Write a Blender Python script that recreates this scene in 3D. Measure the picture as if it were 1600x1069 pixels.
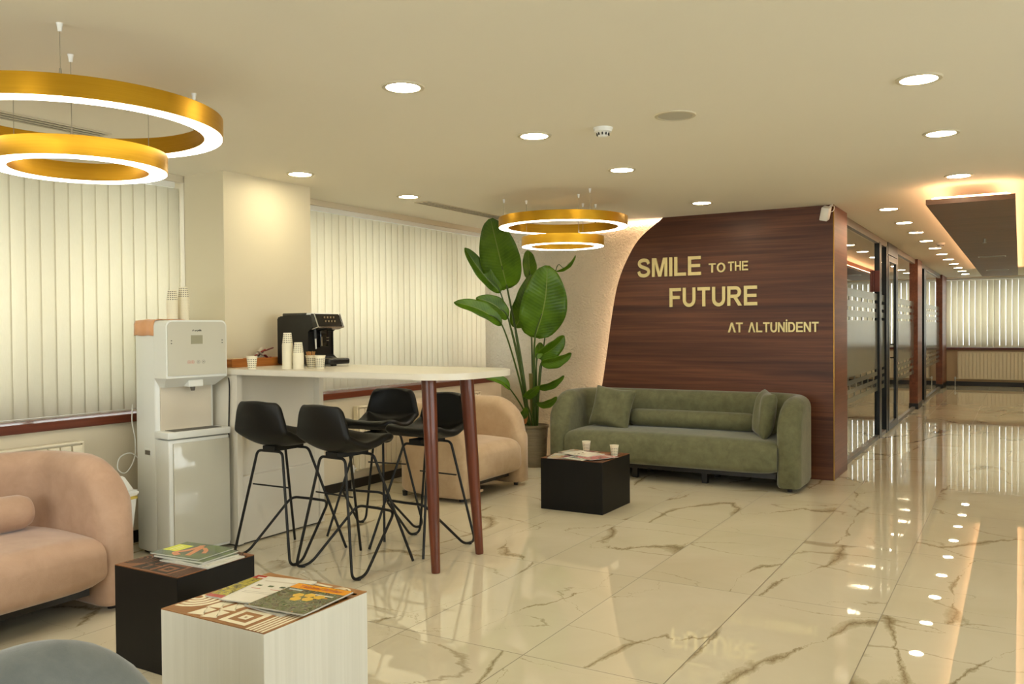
import bpy, bmesh, math, random
from mathutils import Vector, Matrix
random.seed(7)
PI = math.pi
for o in list(bpy.data.objects): bpy.data.objects.remove(o, do_unlink=True)
S = bpy.context.scene
COL = S.collection

# ---------------------------------------------------------------- camera, world, exposure
cam_d = bpy.data.cameras.new('camera'); cam = bpy.data.objects.new('camera', cam_d); COL.objects.link(cam)
yaw, pitch, roll = -.5344, -.0164, -.0079
fw = Vector((math.sin(yaw)*math.cos(pitch), math.cos(yaw)*math.cos(pitch), math.sin(pitch)))
rt = Vector((math.cos(yaw), -math.sin(yaw), 0)); up = rt.cross(fw)
r2 = math.cos(roll)*rt + math.sin(roll)*up; u2 = -math.sin(roll)*rt + math.cos(roll)*up
M = Matrix((r2, u2, -fw)).transposed().to_4x4(); M.translation = Vector((0, 0, 1.42))
cam.matrix_world = M
cam_d.sensor_width = 36; cam_d.lens = 1340.9/1600*36; cam_d.clip_start = .05; cam_d.clip_end = 200
S.camera = cam
W = bpy.data.worlds.new('world'); S.world = W; W.use_nodes = True
bg = W.node_tree.nodes['Background']
bg.inputs[0].default_value = (.97, .95, 1.0, 1); bg.inputs[1].default_value = 2.7
S.view_settings.view_transform = 'Standard'; S.view_settings.look = 'None'
S.view_settings.gamma = 1; S.view_settings.use_curve_mapping = False
S.view_settings.exposure = 1.45
LAMP = (1.0, .87, .61)
E_DOWN, E_RING, E_LED, E_COVE = 27.0, 4.5, 9.0, 9.0
def portal(name, loc, rot, sx, sy):
    l = bpy.data.lights.new(name, 'AREA'); l.shape = 'RECTANGLE'; l.size = sx; l.size_y = sy
    l.cycles.is_portal = True
    o = bpy.data.objects.new(name, l); o.location = loc; o.rotation_euler = rot; COL.objects.link(o)
portal('window_portal', (-2.1, -2.75, 1.55), (PI/2, 0, 0), 4.2, 1.7)
portal('window_portal', (4.02, 2.5, 1.62), (0, PI/2, 0), 1.6, 8.0)
portal('window_portal', (-5.5, 1.6, 1.66), (0, -PI/2, 0), 1.6, 4.9)
portal('window_portal', (-5.5, 6.65, 1.66), (0, -PI/2, 0), 1.6, 3.4)
portal('window_portal', (1.2, 22.75, 1.66), (-PI/2, 0, 0), 5.4, 1.6)

# ---------------------------------------------------------------- helpers
def lin(c):
    return tuple(((v/255)/12.92 if v/255 <= .04045 else ((v/255+.055)/1.055)**2.4) for v in c) + (1,)
class NT:
    def __init__(s, name):
        s.m = bpy.data.materials.new(name); s.m.use_nodes = True; s.t = s.m.node_tree; s.n = s.t.nodes
        s.b = s.n['Principled BSDF']; s.out = s.n['Material Output']; s._tc = None
    def new(s, typ, **k):
        n = s.n.new(typ)
        for a, v in k.items(): setattr(n, a, v)
        return n
    def l(s, a, b): s.t.links.new(a, b)
    def put(s, sock, v):
        if isinstance(v, bpy.types.NodeSocket): s.l(v, sock)
        elif v is not None: sock.default_value = v
    def tc(s):
        if not s._tc: s._tc = s.new('ShaderNodeTexCoord')
        return s._tc.outputs['Object']
    def xyz(s, v=None):
        n = s.new('ShaderNodeSeparateXYZ'); s.l(v or s.tc(), n.inputs[0]); return n.outputs
    def comb(s, x=0., y=0., z=0.):
        n = s.new('ShaderNodeCombineXYZ'); s.put(n.inputs[0], x); s.put(n.inputs[1], y); s.put(n.inputs[2], z); return n.outputs[0]
    def math(s, op, a, b=None, c=None):
        n = s.new('ShaderNodeMath', operation=op); s.put(n.inputs[0], a)
        if b is not None: s.put(n.inputs[1], b)
        if c is not None: s.put(n.inputs[2], c)
        return n.outputs[0]
    def noise(s, v=None, scale=5., detail=3., rough=.5, dist=0.):
        n = s.new('ShaderNodeTexNoise'); s.put(n.inputs['Vector'], v or s.tc()); s.put(n.inputs['Scale'], scale)
        n.inputs['Detail'].default_value = detail; n.inputs['Roughness'].default_value = rough; n.inputs['Distortion'].default_value = dist
        return n.outputs
    def mapv(s, v=None, scale=(1, 1, 1), loc=(0, 0, 0), rot=(0, 0, 0)):
        n = s.new('ShaderNodeMapping'); s.put(n.inputs[0], v or s.tc()); n.inputs['Scale'].default_value = scale
        n.inputs['Location'].default_value = loc; n.inputs['Rotation'].default_value = rot; return n.outputs[0]
    def ramp(s, f, stops):
        n = s.new('ShaderNodeValToRGB'); s.put(n.inputs[0], f); e = n.color_ramp.elements
        while len(e) < len(stops): e.new(.5)
        for i, (p, c) in enumerate(stops): e[i].position = p; e[i].color = c if len(c) == 4 else lin(c)
        return n.outputs[0]
    def mix(s, f, a, b):
        n = s.new('ShaderNodeMix', data_type='RGBA'); s.put(n.inputs[0], f); s.put(n.inputs[6], a); s.put(n.inputs[7], b); return n.outputs[2]
    def bump(s, h, strength=.3, dist=.01):
        n = s.new('ShaderNodeBump'); s.put(n.inputs['Height'], h); n.inputs['Strength'].default_value = strength
        n.inputs['Distance'].default_value = dist; s.l(n.outputs[0], s.b.inputs['Normal'])
    def rect(s, X, Y, x0, x1, y0, y1):
        a = s.math('MULTIPLY', s.math('GREATER_THAN', X, x0), s.math('LESS_THAN', X, x1))
        b = s.math('MULTIPLY', s.math('GREATER_THAN', Y, y0), s.math('LESS_THAN', Y, y1))
        return s.math('MULTIPLY', a, b)
    def bs(s, col=None, rough=None, metal=None, spec=None, coat=None, sheen=None, **k):
        for nm, v in (('Base Color', col), ('Roughness', rough), ('Metallic', metal), ('Specular IOR Level', spec), ('Coat Weight', coat), ('Sheen Weight', sheen)):
            if v is not None: s.put(s.b.inputs[nm], v)
        return s.m
def plain(name, c, rough=.5, metal=0., spec=.5, coat=0., var=.04, vs=3.):
    t = NT(name); base = lin(c)
    f = t.noise(scale=vs, detail=2)[0]
    a = tuple(x*(1-var) for x in base[:3])+(1,); b = tuple(min(1, x*(1+var)) for x in base[:3])+(1,)
    t.bs(t.mix(f, a, b), rough, metal, spec, coat); return t.m
def emit(name, c, strength):
    t = NT(name); t.bs((0, 0, 0, 1), .5, spec=0.)
    t.b.inputs['Emission Color'].default_value = tuple(c)+(1,); t.b.inputs['Emission Strength'].default_value = strength
    return t.m
def fabric(name, c, c2=None, rough=.9, sheen=.35, scale=9.):
    t = NT(name); f = t.noise(scale=scale, detail=6, rough=.65, dist=.4)[0]
    f2 = t.noise(scale=2.2, detail=2)[0]
    c2 = c2 or tuple(v*.86 for v in c)
    m = t.math('MULTIPLY_ADD', f, .7, t.math('MULTIPLY', f2, .3))
    t.bs(t.ramp(m, [(.34, c2), (.66, c)]), rough, sheen=sheen, spec=.2)
    t.b.inputs['Sheen Roughness'].default_value = .4
    t.bump(t.noise(scale=420., detail=2)[0], .25, .002); return t.m
def wood(name, c1, c2, axis=0, rough=.45, sc=1., spec=.4, coat=0.):
    t = NT(name); s = [55*sc]*3; s[axis] = 1.3*sc
    v = t.mapv(scale=tuple(s)); f = t.noise(v, 1., 4, .6, .6)[0]
    s2 = [7*sc]*3; s2[axis] = .5*sc
    g = t.noise(t.mapv(scale=tuple(s2)), 1., 3, .5, 1.2)[0]
    m = t.math('MULTIPLY_ADD', f, .5, t.math('MULTIPLY', g, .5))
    t.bs(t.ramp(m, [(.34, c1), (.5, tuple((a+b)/2 for a, b in zip(c1, c2))), (.64, c2)]), rough, spec=spec, coat=coat); return t.m

def link(o, parent=None):
    COL.objects.link(o)
    if parent: o.parent = parent
    return o
def obj(name, bm, mat, parent=None, smooth=None, mods=None):
    bmesh.ops.recalc_face_normals(bm, faces=bm.faces)
    me = bpy.data.meshes.new(name); bm.to_mesh(me); bm.free()
    if smooth is not None:
        for p in me.polygons: p.use_smooth = True
        me.set_sharp_from_angle(angle=math.radians(smooth))
    me.materials.append(mat)
    return link(bpy.data.objects.new(name, me), parent)
def tag(o, label, cat, group=None, kind=None):
    o['label'] = label; o['category'] = cat
    if group: o['group'] = group
    if kind: o['kind'] = kind
    return o
def thing(name, label, cat, loc=(0, 0, 0), rz=0, group=None):
    o = bpy.data.objects.new(name, None); o.empty_display_size = .1; COL.objects.link(o)
    o.location = loc; o.rotation_euler = (0, 0, rz); return tag(o, label, cat, group)
def struct(name, bm, m, label=None, cat=None, smooth=None):
    o = obj(name, bm, m, smooth=smooth); o['kind'] = 'structure'
    o['label'] = label or name.replace('_', ' '); o['category'] = cat or name.split('_')[0]
    return o
def dup(root, loc, rz, label, group=None):
    r = root.copy(); COL.objects.link(r); r.location = loc; r.rotation_euler = (0, 0, rz); r['label'] = label
    if group: r['group'] = group
    for ch in list(root.children):
        c = ch.copy(); COL.objects.link(c); c.parent = r
        for g in ch.children:
            d = g.copy(); COL.objects.link(d); d.parent = c
    return r
def BM(): return bmesh.new()
def box(bm, x0, x1, y0, y1, z0, z1, bev=0., seg=3):
    r = bmesh.ops.create_cube(bm, size=1.); vs = r['verts']
    for v in vs: v.co = Vector((x0+(v.co.x+.5)*(x1-x0), y0+(v.co.y+.5)*(y1-y0), z0+(v.co.z+.5)*(z1-z0)))
    if bev > 0:
        es = list({e for v in vs for e in v.link_edges})
        bmesh.ops.bevel(bm, geom=es, offset=bev, segments=seg, profile=.5, affect='EDGES')
    return bm
def bx(*a, **k): return box(BM(), *a, **k)
def prism(bm, pts, ax, a0, a1):
    # polygon pts (2D) extruded along axis ax
    def P(p, t):
        l = list(p); l.insert(ax, t); return Vector(l)
    A = [bm.verts.new(P(p, a0)) for p in pts]; B = [bm.verts.new(P(p, a1)) for p in pts]
    n = len(pts); bm.faces.new(A); bm.faces.new(list(reversed(B)))
    for i in range(n): bm.faces.new((A[i], B[i], B[(i+1) % n], A[(i+1) % n]))
    return bm
def lathe(bm, prof, n=32, c=(0, 0, 0), close=True):
    rings = []
    for r, z in prof:
        if r < 1e-6: rings.append([bm.verts.new((c[0], c[1], c[2]+z))])
        else: rings.append([bm.verts.new((c[0]+r*math.cos(2*PI*i/n), c[1]+r*math.sin(2*PI*i/n), c[2]+z)) for i in range(n)])
    for a, b in zip(rings, rings[1:]):
        for i in range(n):
            j = (i+1) % n
            if len(a) == 1 and len(b) == 1: break
            if len(a) == 1: bm.faces.new((a[0], b[j], b[i]))
            elif len(b) == 1: bm.faces.new((a[i], a[j], b[0]))
            else: bm.faces.new((a[i], a[j], b[j], b[i]))
    return bm
def smoothpath(pts, r=.05, n=5):
    # round the corners of a polyline
    P = [Vector(p) for p in pts]; out = [P[0]]
    for i in range(1, len(P)-1):
        a, b, c = P[i-1], P[i], P[i+1]; d1 = (a-b); d2 = (c-b)
        rr = min(r, d1.length*.45, d2.length*.45); p1 = b+d1.normalized()*rr; p2 = b+d2.normalized()*rr
        for k in range(n+1):
            t = k/n; out.append(p1*(1-t)**2+b*2*t*(1-t)+p2*t*t)
    out.append(P[-1]); return out
def tube(bm, pts, rad, n=10, caps=True):
    P = [Vector(p) for p in pts]; m = len(P); R = rad if hasattr(rad, '__len__') else [rad]*m
    rings = []; ref = None
    for i in range(m):
        t = (P[min(i+1, m-1)]-P[max(i-1, 0)]).normalized()
        if ref is None: ref = Vector((0, 0, 1)) if abs(t.z) < .9 else Vector((1, 0, 0))
        a = (ref-t*ref.dot(t)).normalized(); b = t.cross(a); ref = a
        rings.append([bm.verts.new(P[i]+(a*math.cos(2*PI*k/n)+b*math.sin(2*PI*k/n))*R[i]) for k in range(n)])
    for A, B in zip(rings, rings[1:]):
        for k in range(n): bm.faces.new((A[k], A[(k+1) % n], B[(k+1) % n], B[k]))
    if caps: bm.faces.new(rings[0]); bm.faces.new(list(reversed(rings[-1])))
    return bm
def cr(pts, n=8):
    P = [Vector(p) for p in pts]; P = [P[0]*2-P[1]]+P+[P[-1]*2-P[-2]]; out = []
    for i in range(1, len(P)-2):
        for k in range(n):
            t = k/n; a, b, c, d = P[i-1:i+3]
            out.append(.5*((2*b)+(c-a)*t+(2*a-5*b+4*c-d)*t*t+(3*b-a-3*c+d)*t**3))
    out.append(P[-2]); return out
def text_data(txt, offset):
    cu = bpy.data.curves.new('t', 'FONT'); cu.body = txt; cu.size = 1; cu.extrude = .5; cu.offset = offset; cu.resolution_u = 4
    to = bpy.data.objects.new('t', cu); COL.objects.link(to)
    dg = bpy.context.evaluated_depsgraph_get(); dg.update()
    me = bpy.data.meshes.new_from_object(to.evaluated_get(dg)); bpy.data.objects.remove(to, do_unlink=True); bpy.data.curves.remove(cu)
    return me
def text_obj(name, txt, x0, x1, z0, cap, depth, mat, parent, offset=.03, T=None):
    # letters in the XZ plane facing -Y, fitted between x0 and x1 with the given cap height
    h = text_data('H', offset); hz = [v.co.y for v in h.vertices]; b0, ch = min(hz), max(hz)-min(hz)
    me = text_data(txt, offset); xs = [v.co.x for v in me.vertices]; a, w = min(xs), max(xs)-min(xs)
    for v in me.vertices:
        v.co = Vector((x0+(v.co.x-a)/w*(x1-x0), -(v.co.z+.5)*depth, z0+(v.co.y-b0)/ch*cap))
    if T is not None: me.transform(T)
    bpy.data.meshes.remove(h); me.name = name; me.materials.clear(); me.materials.append(mat)
    return link(bpy.data.objects.new(name, me), parent)


def strip(pts, w, close=False):
    P = [Vector((a, b)) for a, b in pts]; out = []
    for i in range(len(P)):
        t = (P[min(i+1, len(P)-1)]-P[max(i-1, 0)]).normalized(); n = Vector((-t.y, t.x))*w/2; out.append((P[i]+n, P[i]-n))
    return [[a[0], b[0], b[1], a[1]] for a, b in zip(out, out[1:])]
def earc(cx, cy, ro, so, ri, si, a0, a1, n=16):
    A = [(a0+(a1-a0)*k/n) for k in range(n+1)]
    return [[(cx+ro*math.cos(a), cy+so*math.sin(a)), (cx+ro*math.cos(b), cy+so*math.sin(b)), (cx+ri*math.cos(b), cy+si*math.sin(b)), (cx+ri*math.cos(a), cy+si*math.sin(a))] for a, b in zip(A, A[1:])]
def R4(x0, x1, y0, y1): return [(x0, y0), (x1, y0), (x1, y1), (x0, y1)]
SW = .205
def glyphs():
    c = [(v.x, v.y) for v in cr([(.78, .71, 0), (.69, .86, 0), (.45, .915, 0), (.20, .86, 0), (.13, .72, 0), (.22, .60, 0), (.47, .51, 0), (.72, .41, 0), (.78, .27, 0), (.69, .14, 0), (.44, .08, 0), (.18, .14, 0), (.09, .31, 0)], 4)]
    return {
    'I': (SW, [R4(0, SW, 0, 1)]), 'L': (.78, [R4(0, SW, 0, 1), R4(SW, .78, 0, .17)]),
    'E': (.84, [R4(0, SW, 0, 1), R4(SW, .84, 0, .17), R4(SW, .79, .425, .59), R4(SW, .83, .83, 1)]),
    'F': (.78, [R4(0, SW, 0, 1), R4(SW, .70, .415, .585), R4(SW, .78, .83, 1)]),
    'T': (.84, [R4(0, .84, .83, 1), R4(.42-SW/2, .42+SW/2, 0, .83)]),
    'H': (.88, [R4(0, SW, 0, 1), R4(.88-SW, .88, 0, 1), R4(SW, .88-SW, .42, .59)]),
    'N': (.88, [R4(0, .195, 0, 1), R4(.88-.195, .88, 0, 1), [(.195, 1), (.195, .68), (.685, 0), (.685, .32)]]),
    'M': (1.04, [R4(0, .19, 0, 1), R4(.85, 1.04, 0, 1), [(.19, 1), (.19, .70), (.42, 0), (.52, 0), (.52, .27), (.28, 1)], [(.85, 1), (.76, 1), (.52, .27), (.52, 0), (.62, 0), (.85, .70)]]),
    '^': (.96, [[(0, 0), (.22, 0), (.59, 1), (.37, 1)], [(.74, 0), (.96, 0), (.59, 1), (.48, .70)]]),
    'U': (.86, [R4(0, SW, .36, 1), R4(.86-SW, .86, .36, 1)]+earc(.43, .36, .43, .38, .43-SW, .20, PI, 2*PI)),
    'O': (1.02, earc(.51, .5, .51, .52, .30, .345, 0, 2*PI, 32)),
    'D': (.88, [R4(0, SW, 0, 1), R4(SW, .40, .83, 1), R4(SW, .40, 0, .17)]+earc(.40, .5, .48, .5, .27, .33, -PI/2, PI/2)),
    'R': (.93, [R4(0, SW, 0, 1), R4(SW, .54, .83, 1), R4(SW, .54, .40, .57), [(.40, .40), (.62, .43), (.95, 0), (.70, 0)]]+earc(.54, .70, .34, .30, .13, .13, -PI/2, PI/2)),
    'S': (.88, strip(c, .185)),
    'i': (SW, [R4(0, SW, 0, 1)]+earc(SW/2, 1.16, .10, .10, .001, .001, 0, 2*PI, 14)),
    }
GL = {}
def sign_word(name, word, x0, x1, z0, cap, depth, mat, parent, gap=.13):
    if not GL: GL.update(glyphs())
    tot = sum(GL[ch][0] for ch in word)+gap*(len(word)-1); sx = (x1-x0)/tot; bm = BM(); x = 0
    for ch in word:
        w, polys = GL[ch]
        for k, pl in enumerate(polys): prism(bm, [(x0+(x+p[0])*sx, z0+p[1]*cap) for p in pl], 1, -depth, 0)
        x += w+gap
    return obj(name, bm, mat, parent)

# ---------------------------------------------------------------- materials
def paint(name, c, rough=.6, bs=90., st=.08):
    t = NT(name); f = t.noise(scale=1.3, detail=3)[0]; b = lin(c)
    t.bs(t.mix(f, tuple(v*.97 for v in b[:3])+(1,), b), rough, spec=.3); t.bump(t.noise(scale=bs, detail=3)[0], st, .003); return t.m
m_ceil = paint('ceiling_paint', (236, 231, 216), .75)
m_wall = paint('cream_wall_paint', (222, 212, 184), .6)
m_under = paint('window_wall_paint', (214, 203, 178), .6)
def textured():
    t = NT('rough_plaster'); t.bs(lin((204, 192, 166)), .8, spec=.2)
    v = t.noise(scale=38., detail=5, rough=.6, dist=.3)[0]; t.bump(v, 1., .035); return t.m
m_plaster = textured()
def floor_mat():
    t = NT('polished_marble_tile'); X, Y, Z = t.xyz()
    a, b = .637, 1.3175
    ux = t.math('DIVIDE', t.math('SUBTRACT', X, -.5794), a); uy = t.math('DIVIDE', t.math('SUBTRACT', Y, 3.2051), b)
    ix = t.math('FLOOR', ux); iy = t.math('FLOOR', uy)
    fx = t.math('MULTIPLY', t.math('PINGPONG', ux, .5), a); fy = t.math('MULTIPLY', t.math('PINGPONG', uy, .5), b)
    d = t.math('MINIMUM', fx, fy); grout = t.math('LESS_THAN', d, .0022)
    wn = t.new('ShaderNodeTexWhiteNoise', noise_dimensions='2D'); t.l(t.comb(ix, iy, 0.), wn.inputs['Vector'])
    off = t.new('ShaderNodeVectorMath', operation='MULTIPLY_ADD'); t.l(wn.outputs['Color'], off.inputs[0]); off.inputs[1].default_value = (17, 23, 9)
    t.l(t.tc(), off.inputs[2]); P = off.outputs[0]
    def vein(scale, w, dist, seedloc, sx=(1, 1, 1), ang=.6):
        q = t.mapv(P, scale=sx, loc=seedloc, rot=(0, 0, ang))
        wob = t.noise(q, scale*2.6, 6, .68)[1]
        vm = t.new('ShaderNodeVectorMath', operation='MULTIPLY_ADD'); t.l(wob, vm.inputs[0]); vm.inputs[1].default_value = (dist,)*3; t.l(q, vm.inputs[2])
        n = t.noise(vm.outputs[0], scale, 1., .4)[0]
        r = t.math('ABSOLUTE', t.math('SUBTRACT', n, .5))
        # width grows and fades with a slow mask
        m = t.noise(t.mapv(P, loc=(3.3, 1.1, 0)), 1.7, 1.)[0]
        ww = t.math('MULTIPLY', t.math('MAXIMUM', t.math('SUBTRACT', m, .45), .0), w)
        return t.math('SUBTRACT', 1., t.math('MINIMUM', t.math('DIVIDE', r, t.math('ADD', ww, .0006)), 1.))
    v1 = vein(.75, .10, .30, (0, 0, 0), (1.6, .7, 1), .9); v2 = vein(1.0, .035, .25, (5, 2, 0), (.7, 1.6, 1), -.2)
    cl = t.noise(P, 1.1, 4, .6, .8)[0]
    base = t.ramp(cl, [(.3, (212, 202, 174)), (.7, (222, 213, 188))])
    c = t.mix(t.math('MULTIPLY', t.math('POWER', v1, .6), .62), base, lin((146, 126, 82)))
    c = t.mix(t.math('MULTIPLY', t.math('POWER', v2, .7), .5), c, lin((134, 112, 72)))
    c = t.mix(t.math('MULTIPLY', t.math('POWER', v1, 5.), .45), c, lin((98, 76, 40)))
    c = t.mix(grout, c, lin((120, 108, 84)))
    t.bs(c, t.math('MULTIPLY_ADD', grout, .4, .012), spec=.68)
    h = t.noise(scale=3.5, detail=1)[0]
    t.bump(h, .005, .02); return t.m
m_floor = floor_mat()
m_walnut = wood('walnut_cladding', (60, 30, 19), (112, 67, 43), 0, .42, .55)
m_walnut_y = wood('walnut_cladding_side', (98, 50, 30), (138, 80, 52), 1, .4, .6)
m_panel = wood('ceiling_panel_walnut', (92, 62, 42), (116, 80, 56), 0, .45, .5)
m_sill = wood('sill_wood', (84, 38, 22), (112, 55, 33), 1, .35, .8)
m_legwood = wood('table_leg_wood', (78, 36, 20), (122, 60, 34), 2, .35, 1.2, coat=.2)
m_traywood = wood('acacia_wood', (142, 78, 30), (196, 124, 56), 0, .4, 1.2)
m_black = plain('matt_black_metal', (14, 14, 12), .5, .2)
m_frame = plain('dark_aluminium', (34, 38, 42), .35, .6)
m_alu = plain('grey_aluminium', (120, 116, 108), .4, .6)
m_base = plain('black_baseboard', (24, 20, 18), .4)
m_goldedge = plain('brass_edge', (150, 110, 50), .3, .9)
def gold():
    t = NT('brushed_gold'); f = t.noise(t.mapv(scale=(4, 4, 160)), 1., 3)[0]
    t.bs(t.mix(f, lin((174, 128, 22)), lin((194, 148, 38))), .34, .85); t.b.inputs['Anisotropic'].default_value = .4; return t.m
m_gold = gold()
m_ringlight = emit('ring_diffuser_light', (1., .93, .80), E_RING)
m_downlight = emit('downlight_diffuser_light', LAMP, E_DOWN)
m_led = emit('warm_led_strip', (1., .68, .46), E_LED)
m_cove = emit('amber_led_strip', (1., .55, .27), E_COVE)
m_trimring = plain('downlight_trim', (205, 196, 170), .4)
m_white = plain('white_plastic', (232, 232, 226), .35, var=.02)
m_offwhite = plain('white_lacquer', (226, 220, 204), .3, var=.02)
m_steel = plain('steel_cable', (170, 165, 150), .3, .8)
m_rad = plain('radiator_enamel', (236, 226, 200), .35, var=.02)
m_dark = plain('dark_slot', (22, 20, 17), .6)
def slat_mat():
    t = NT('blind_fabric'); d = t.new('ShaderNodeBsdfDiffuse'); tr = t.new('ShaderNodeBsdfTranslucent'); mx = t.new('ShaderNodeMixShader')
    X, Y, Z = t.xyz(); f = t.noise(t.mapv(scale=(300, 300, 30)), 1., 2)[0]
    c = t.mix(f, lin((236, 231, 214)), lin((243, 239, 224)))
    t.l(c, d.inputs[0]); t.l(c, tr.inputs[0]); mx.inputs[0].default_value = .43
    t.l(d.outputs[0], mx.inputs[1]); t.l(tr.outputs[0], mx.inputs[2]); t.l(mx.outputs[0], t.out.inputs[0]); t.n.remove(t.b); return t.m
m_slat = slat_mat()
def glass_mat(name, tint=(.93, .97, .94), ior=1.5):
    t = NT(name); tr = t.new('ShaderNodeBsdfTransparent'); g = t.new('ShaderNodeBsdfGlossy'); mx = t.new('ShaderNodeMixShader'); fr = t.new('ShaderNodeFresnel')
    tr.inputs[0].default_value = tuple(tint)+(1,); g.inputs['Roughness'].default_value = 0.01; g.inputs[0].default_value = (1, 1, 1, 1); fr.inputs[0].default_value = ior
    f = t.math('MINIMUM', t.math('MULTIPLY', fr.outputs[0], 1.5), 1.)
    t.l(f, mx.inputs[0]); t.l(tr.outputs[0], mx.inputs[1]); t.l(g.outputs[0], mx.inputs[2]); t.l(mx.outputs[0], t.out.inputs[0]); t.n.remove(t.b); return t.m
m_glass = glass_mat('clear_glass')
def frost():
    t = NT('frosted_film'); d = t.new('ShaderNodeBsdfDiffuse'); tr = t.new('ShaderNodeBsdfTranslucent'); tp = t.new('ShaderNodeBsdfTransparent'); g = t.new('ShaderNodeBsdfGlossy')
    m1 = t.new('ShaderNodeMixShader'); m2 = t.new('ShaderNodeMixShader'); m3 = t.new('ShaderNodeMixShader'); lw = t.new('ShaderNodeFresnel'); lw.inputs[0].default_value = 1.45
    c = t.mix(t.noise(scale=2.)[0], (.50, .54, .50, 1), (.56, .60, .55, 1)); t.l(c, d.inputs[0]); t.l(c, tr.inputs[0]); g.inputs['Roughness'].default_value = .12
    m1.inputs[0].default_value = .45; t.l(d.outputs[0], m1.inputs[1]); t.l(tr.outputs[0], m1.inputs[2])
    m2.inputs[0].default_value = .22; t.l(m1.outputs[0], m2.inputs[1]); t.l(tp.outputs[0], m2.inputs[2])
    t.l(lw.outputs[0], m3.inputs[0]); t.l(m2.outputs[0], m3.inputs[1]); t.l(g.outputs[0], m3.inputs[2]); t.l(m3.outputs[0], t.out.inputs[0]); t.n.remove(t.b); return t.m
m_frost = frost()
m_beige = fabric('beige_velvet', (196, 170, 138), (180, 154, 122))
m_pink = fabric('dusty_pink_velvet', (188, 156, 132), (172, 140, 116))
m_green = fabric('sage_green_velvet', (116, 116, 86), (92, 93, 68), scale=14.)
m_blue = fabric('grey_blue_velvet', (122, 126, 124), (100, 106, 106))
def leather():
    t = NT('black_leatherette'); t.bs(t.mix(t.noise(scale=3.)[0], lin((10, 10, 8)), lin((17, 16, 12))), .45, spec=.3); t.bump(t.noise(scale=260., detail=3)[0], .15, .002); return t.m
m_leather = leather()
m_blackplastic = plain('black_plastic', (9, 9, 8), .35)
m_blackgloss = plain('glossy_black_plastic', (10, 10, 10), .12, coat=.5)
m_chrome = plain('chrome', (200, 200, 198), .18, .95)
m_letters = plain('champagne_letters', (216, 200, 142), .35, .35)
m_red = plain('copper_sign', (104, 46, 34), .35, .2)

# ---------------------------------------------------------------- room shell
H = 2.518
XW = -5.12          # window wall, room face
struct('floor', bx(-5.7, 4.0, -2.9, 23.0, -.12, 0), m_floor)
struct('ceiling', bx(-5.7, 4.0, -2.9, 23.0, H, H+.12), m_ceil)
def wall_left():
    bm = BM()
    box(bm, XW-.32, XW, -2.6, 8.4, 0, .815); box(bm, XW-.32, XW, -2.6, 8.4, 2.47, H)
    box(bm, XW-.32, XW, -2.6, -.9, .815, 2.47); box(bm, XW-.32, XW-.02, 4.1, 4.9, .815, 2.47); return bm
struct('wall_left', wall_left(), m_under, 'cream wall under and over the windows on the left')
struct('wall_column', bx(-5.11, -4.71, 4.08, 4.92, 0, H), m_wall, 'square cream column between the two blinds', 'wall')
struct('wall_textured', bx(-5.44, -1.62, 8.40, 8.52, 0, H), m_plaster, 'rough white plaster wall behind the plant', 'wall')
m_far = paint('tan_wall_paint', (196, 174, 144), .6)
struct('wall_far', box(box(box(BM(), -5.7, 4.0, 22.4, 22.7, 0, .83), -5.7, 4.0, 22.4, 22.7, 2.47, H), -5.7, -1.6, 22.4, 22.7, .83, 2.47), m_far, 'far wall of the corridor')
bm = box(BM(), 3.9, 4.0, -2.9, -1.5, 0, H); box(bm, 3.9, 4.0, 6.5, 23, 0, H); box(bm, 3.9, 4.0, -1.5, 6.5, 0, .85); box(bm, 3.9, 4.0, -1.5, 6.5, 2.4, H)
struct('wall_right', bm, m_wall)
def rear():
    bm = BM(); box(bm, -5.7, 4, -2.75, -2.6, 0, .75); box(bm, -5.7, 4, -2.75, -2.6, 2.4, H); box(bm, -5.7, -4.2, -2.75, -2.6, .75, 2.4); box(bm, 0.0, 4, -2.75, -2.6, .75, 2.4); return bm
struct('wall_back', rear(), m_wall)
struct('wall_office', bx(-5.3, -5.15, 8.52, 22.4, 0, H), m_wall, 'cream office wall behind the glass', 'wall')
# walnut feature wall with its curved left edge
cur = cr([(-3.089, 2.518), (-3.337, 2.327), (-3.479, 2.119), (-3.588, 1.859), (-3.662, 1.495), (-3.723, 1.094), (-3.80, .70), (-3.95, .38), (-4.12, .18), (-4.38, .075)], 6)
curve_pts = [(p.x, p.y) for p in [Vector((a[0], a[1])) for a in cur]]
bm = BM(); prism(bm, curve_pts+[(-4.40, .0), (-1.46, .0), (-1.46, 2.518)], 1, 8.22, 8.27)
struct('wall_sign', bm, m_walnut, 'walnut feature wall with a curved edge carrying the lettering', 'wall')
bm = BM(); box(bm, -1.62, -1.459, 8.272, 8.93, 0, H)
struct('wall_sign_side', bm, m_walnut_y, 'walnut end of the feature wall facing the corridor', 'wall')
struct('trim_1', bx(-1.462, -1.452, 8.214, 8.224, 0, H), m_goldedge, 'thin brass edge strip on the corner of the walnut wall', 'trim')
bm = BM()
for a, b in zip(curve_pts[:-6], curve_pts[1:-5]):
    prism(bm, [(a[0]+.05, a[1]), (b[0]+.05, b[1]), (b[0]+.07, b[1]), (a[0]+.07, a[1])], 1, 8.30, 8.325)
for a, b in zip(curve_pts[-7:-1], curve_pts[-6:]):
    prism(bm, [(a[0]+.06, a[1]-.04), (b[0]+.06, b[1]-.035), (b[0]+.07, b[1]-.055), (a[0]+.07, a[1]-.06)], 1, 8.30, 8.325)
tag(obj('led_strip', bm, m_led), 'warm light strip glowing behind the curved edge of the walnut wall', 'light strip')
tag(obj('led_strip', bx(-3.9, -3.12, 8.37, 8.395, H-.02, H-.004), m_led), 'short warm light strip along the ceiling above the plaster wall', 'light strip')
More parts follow.
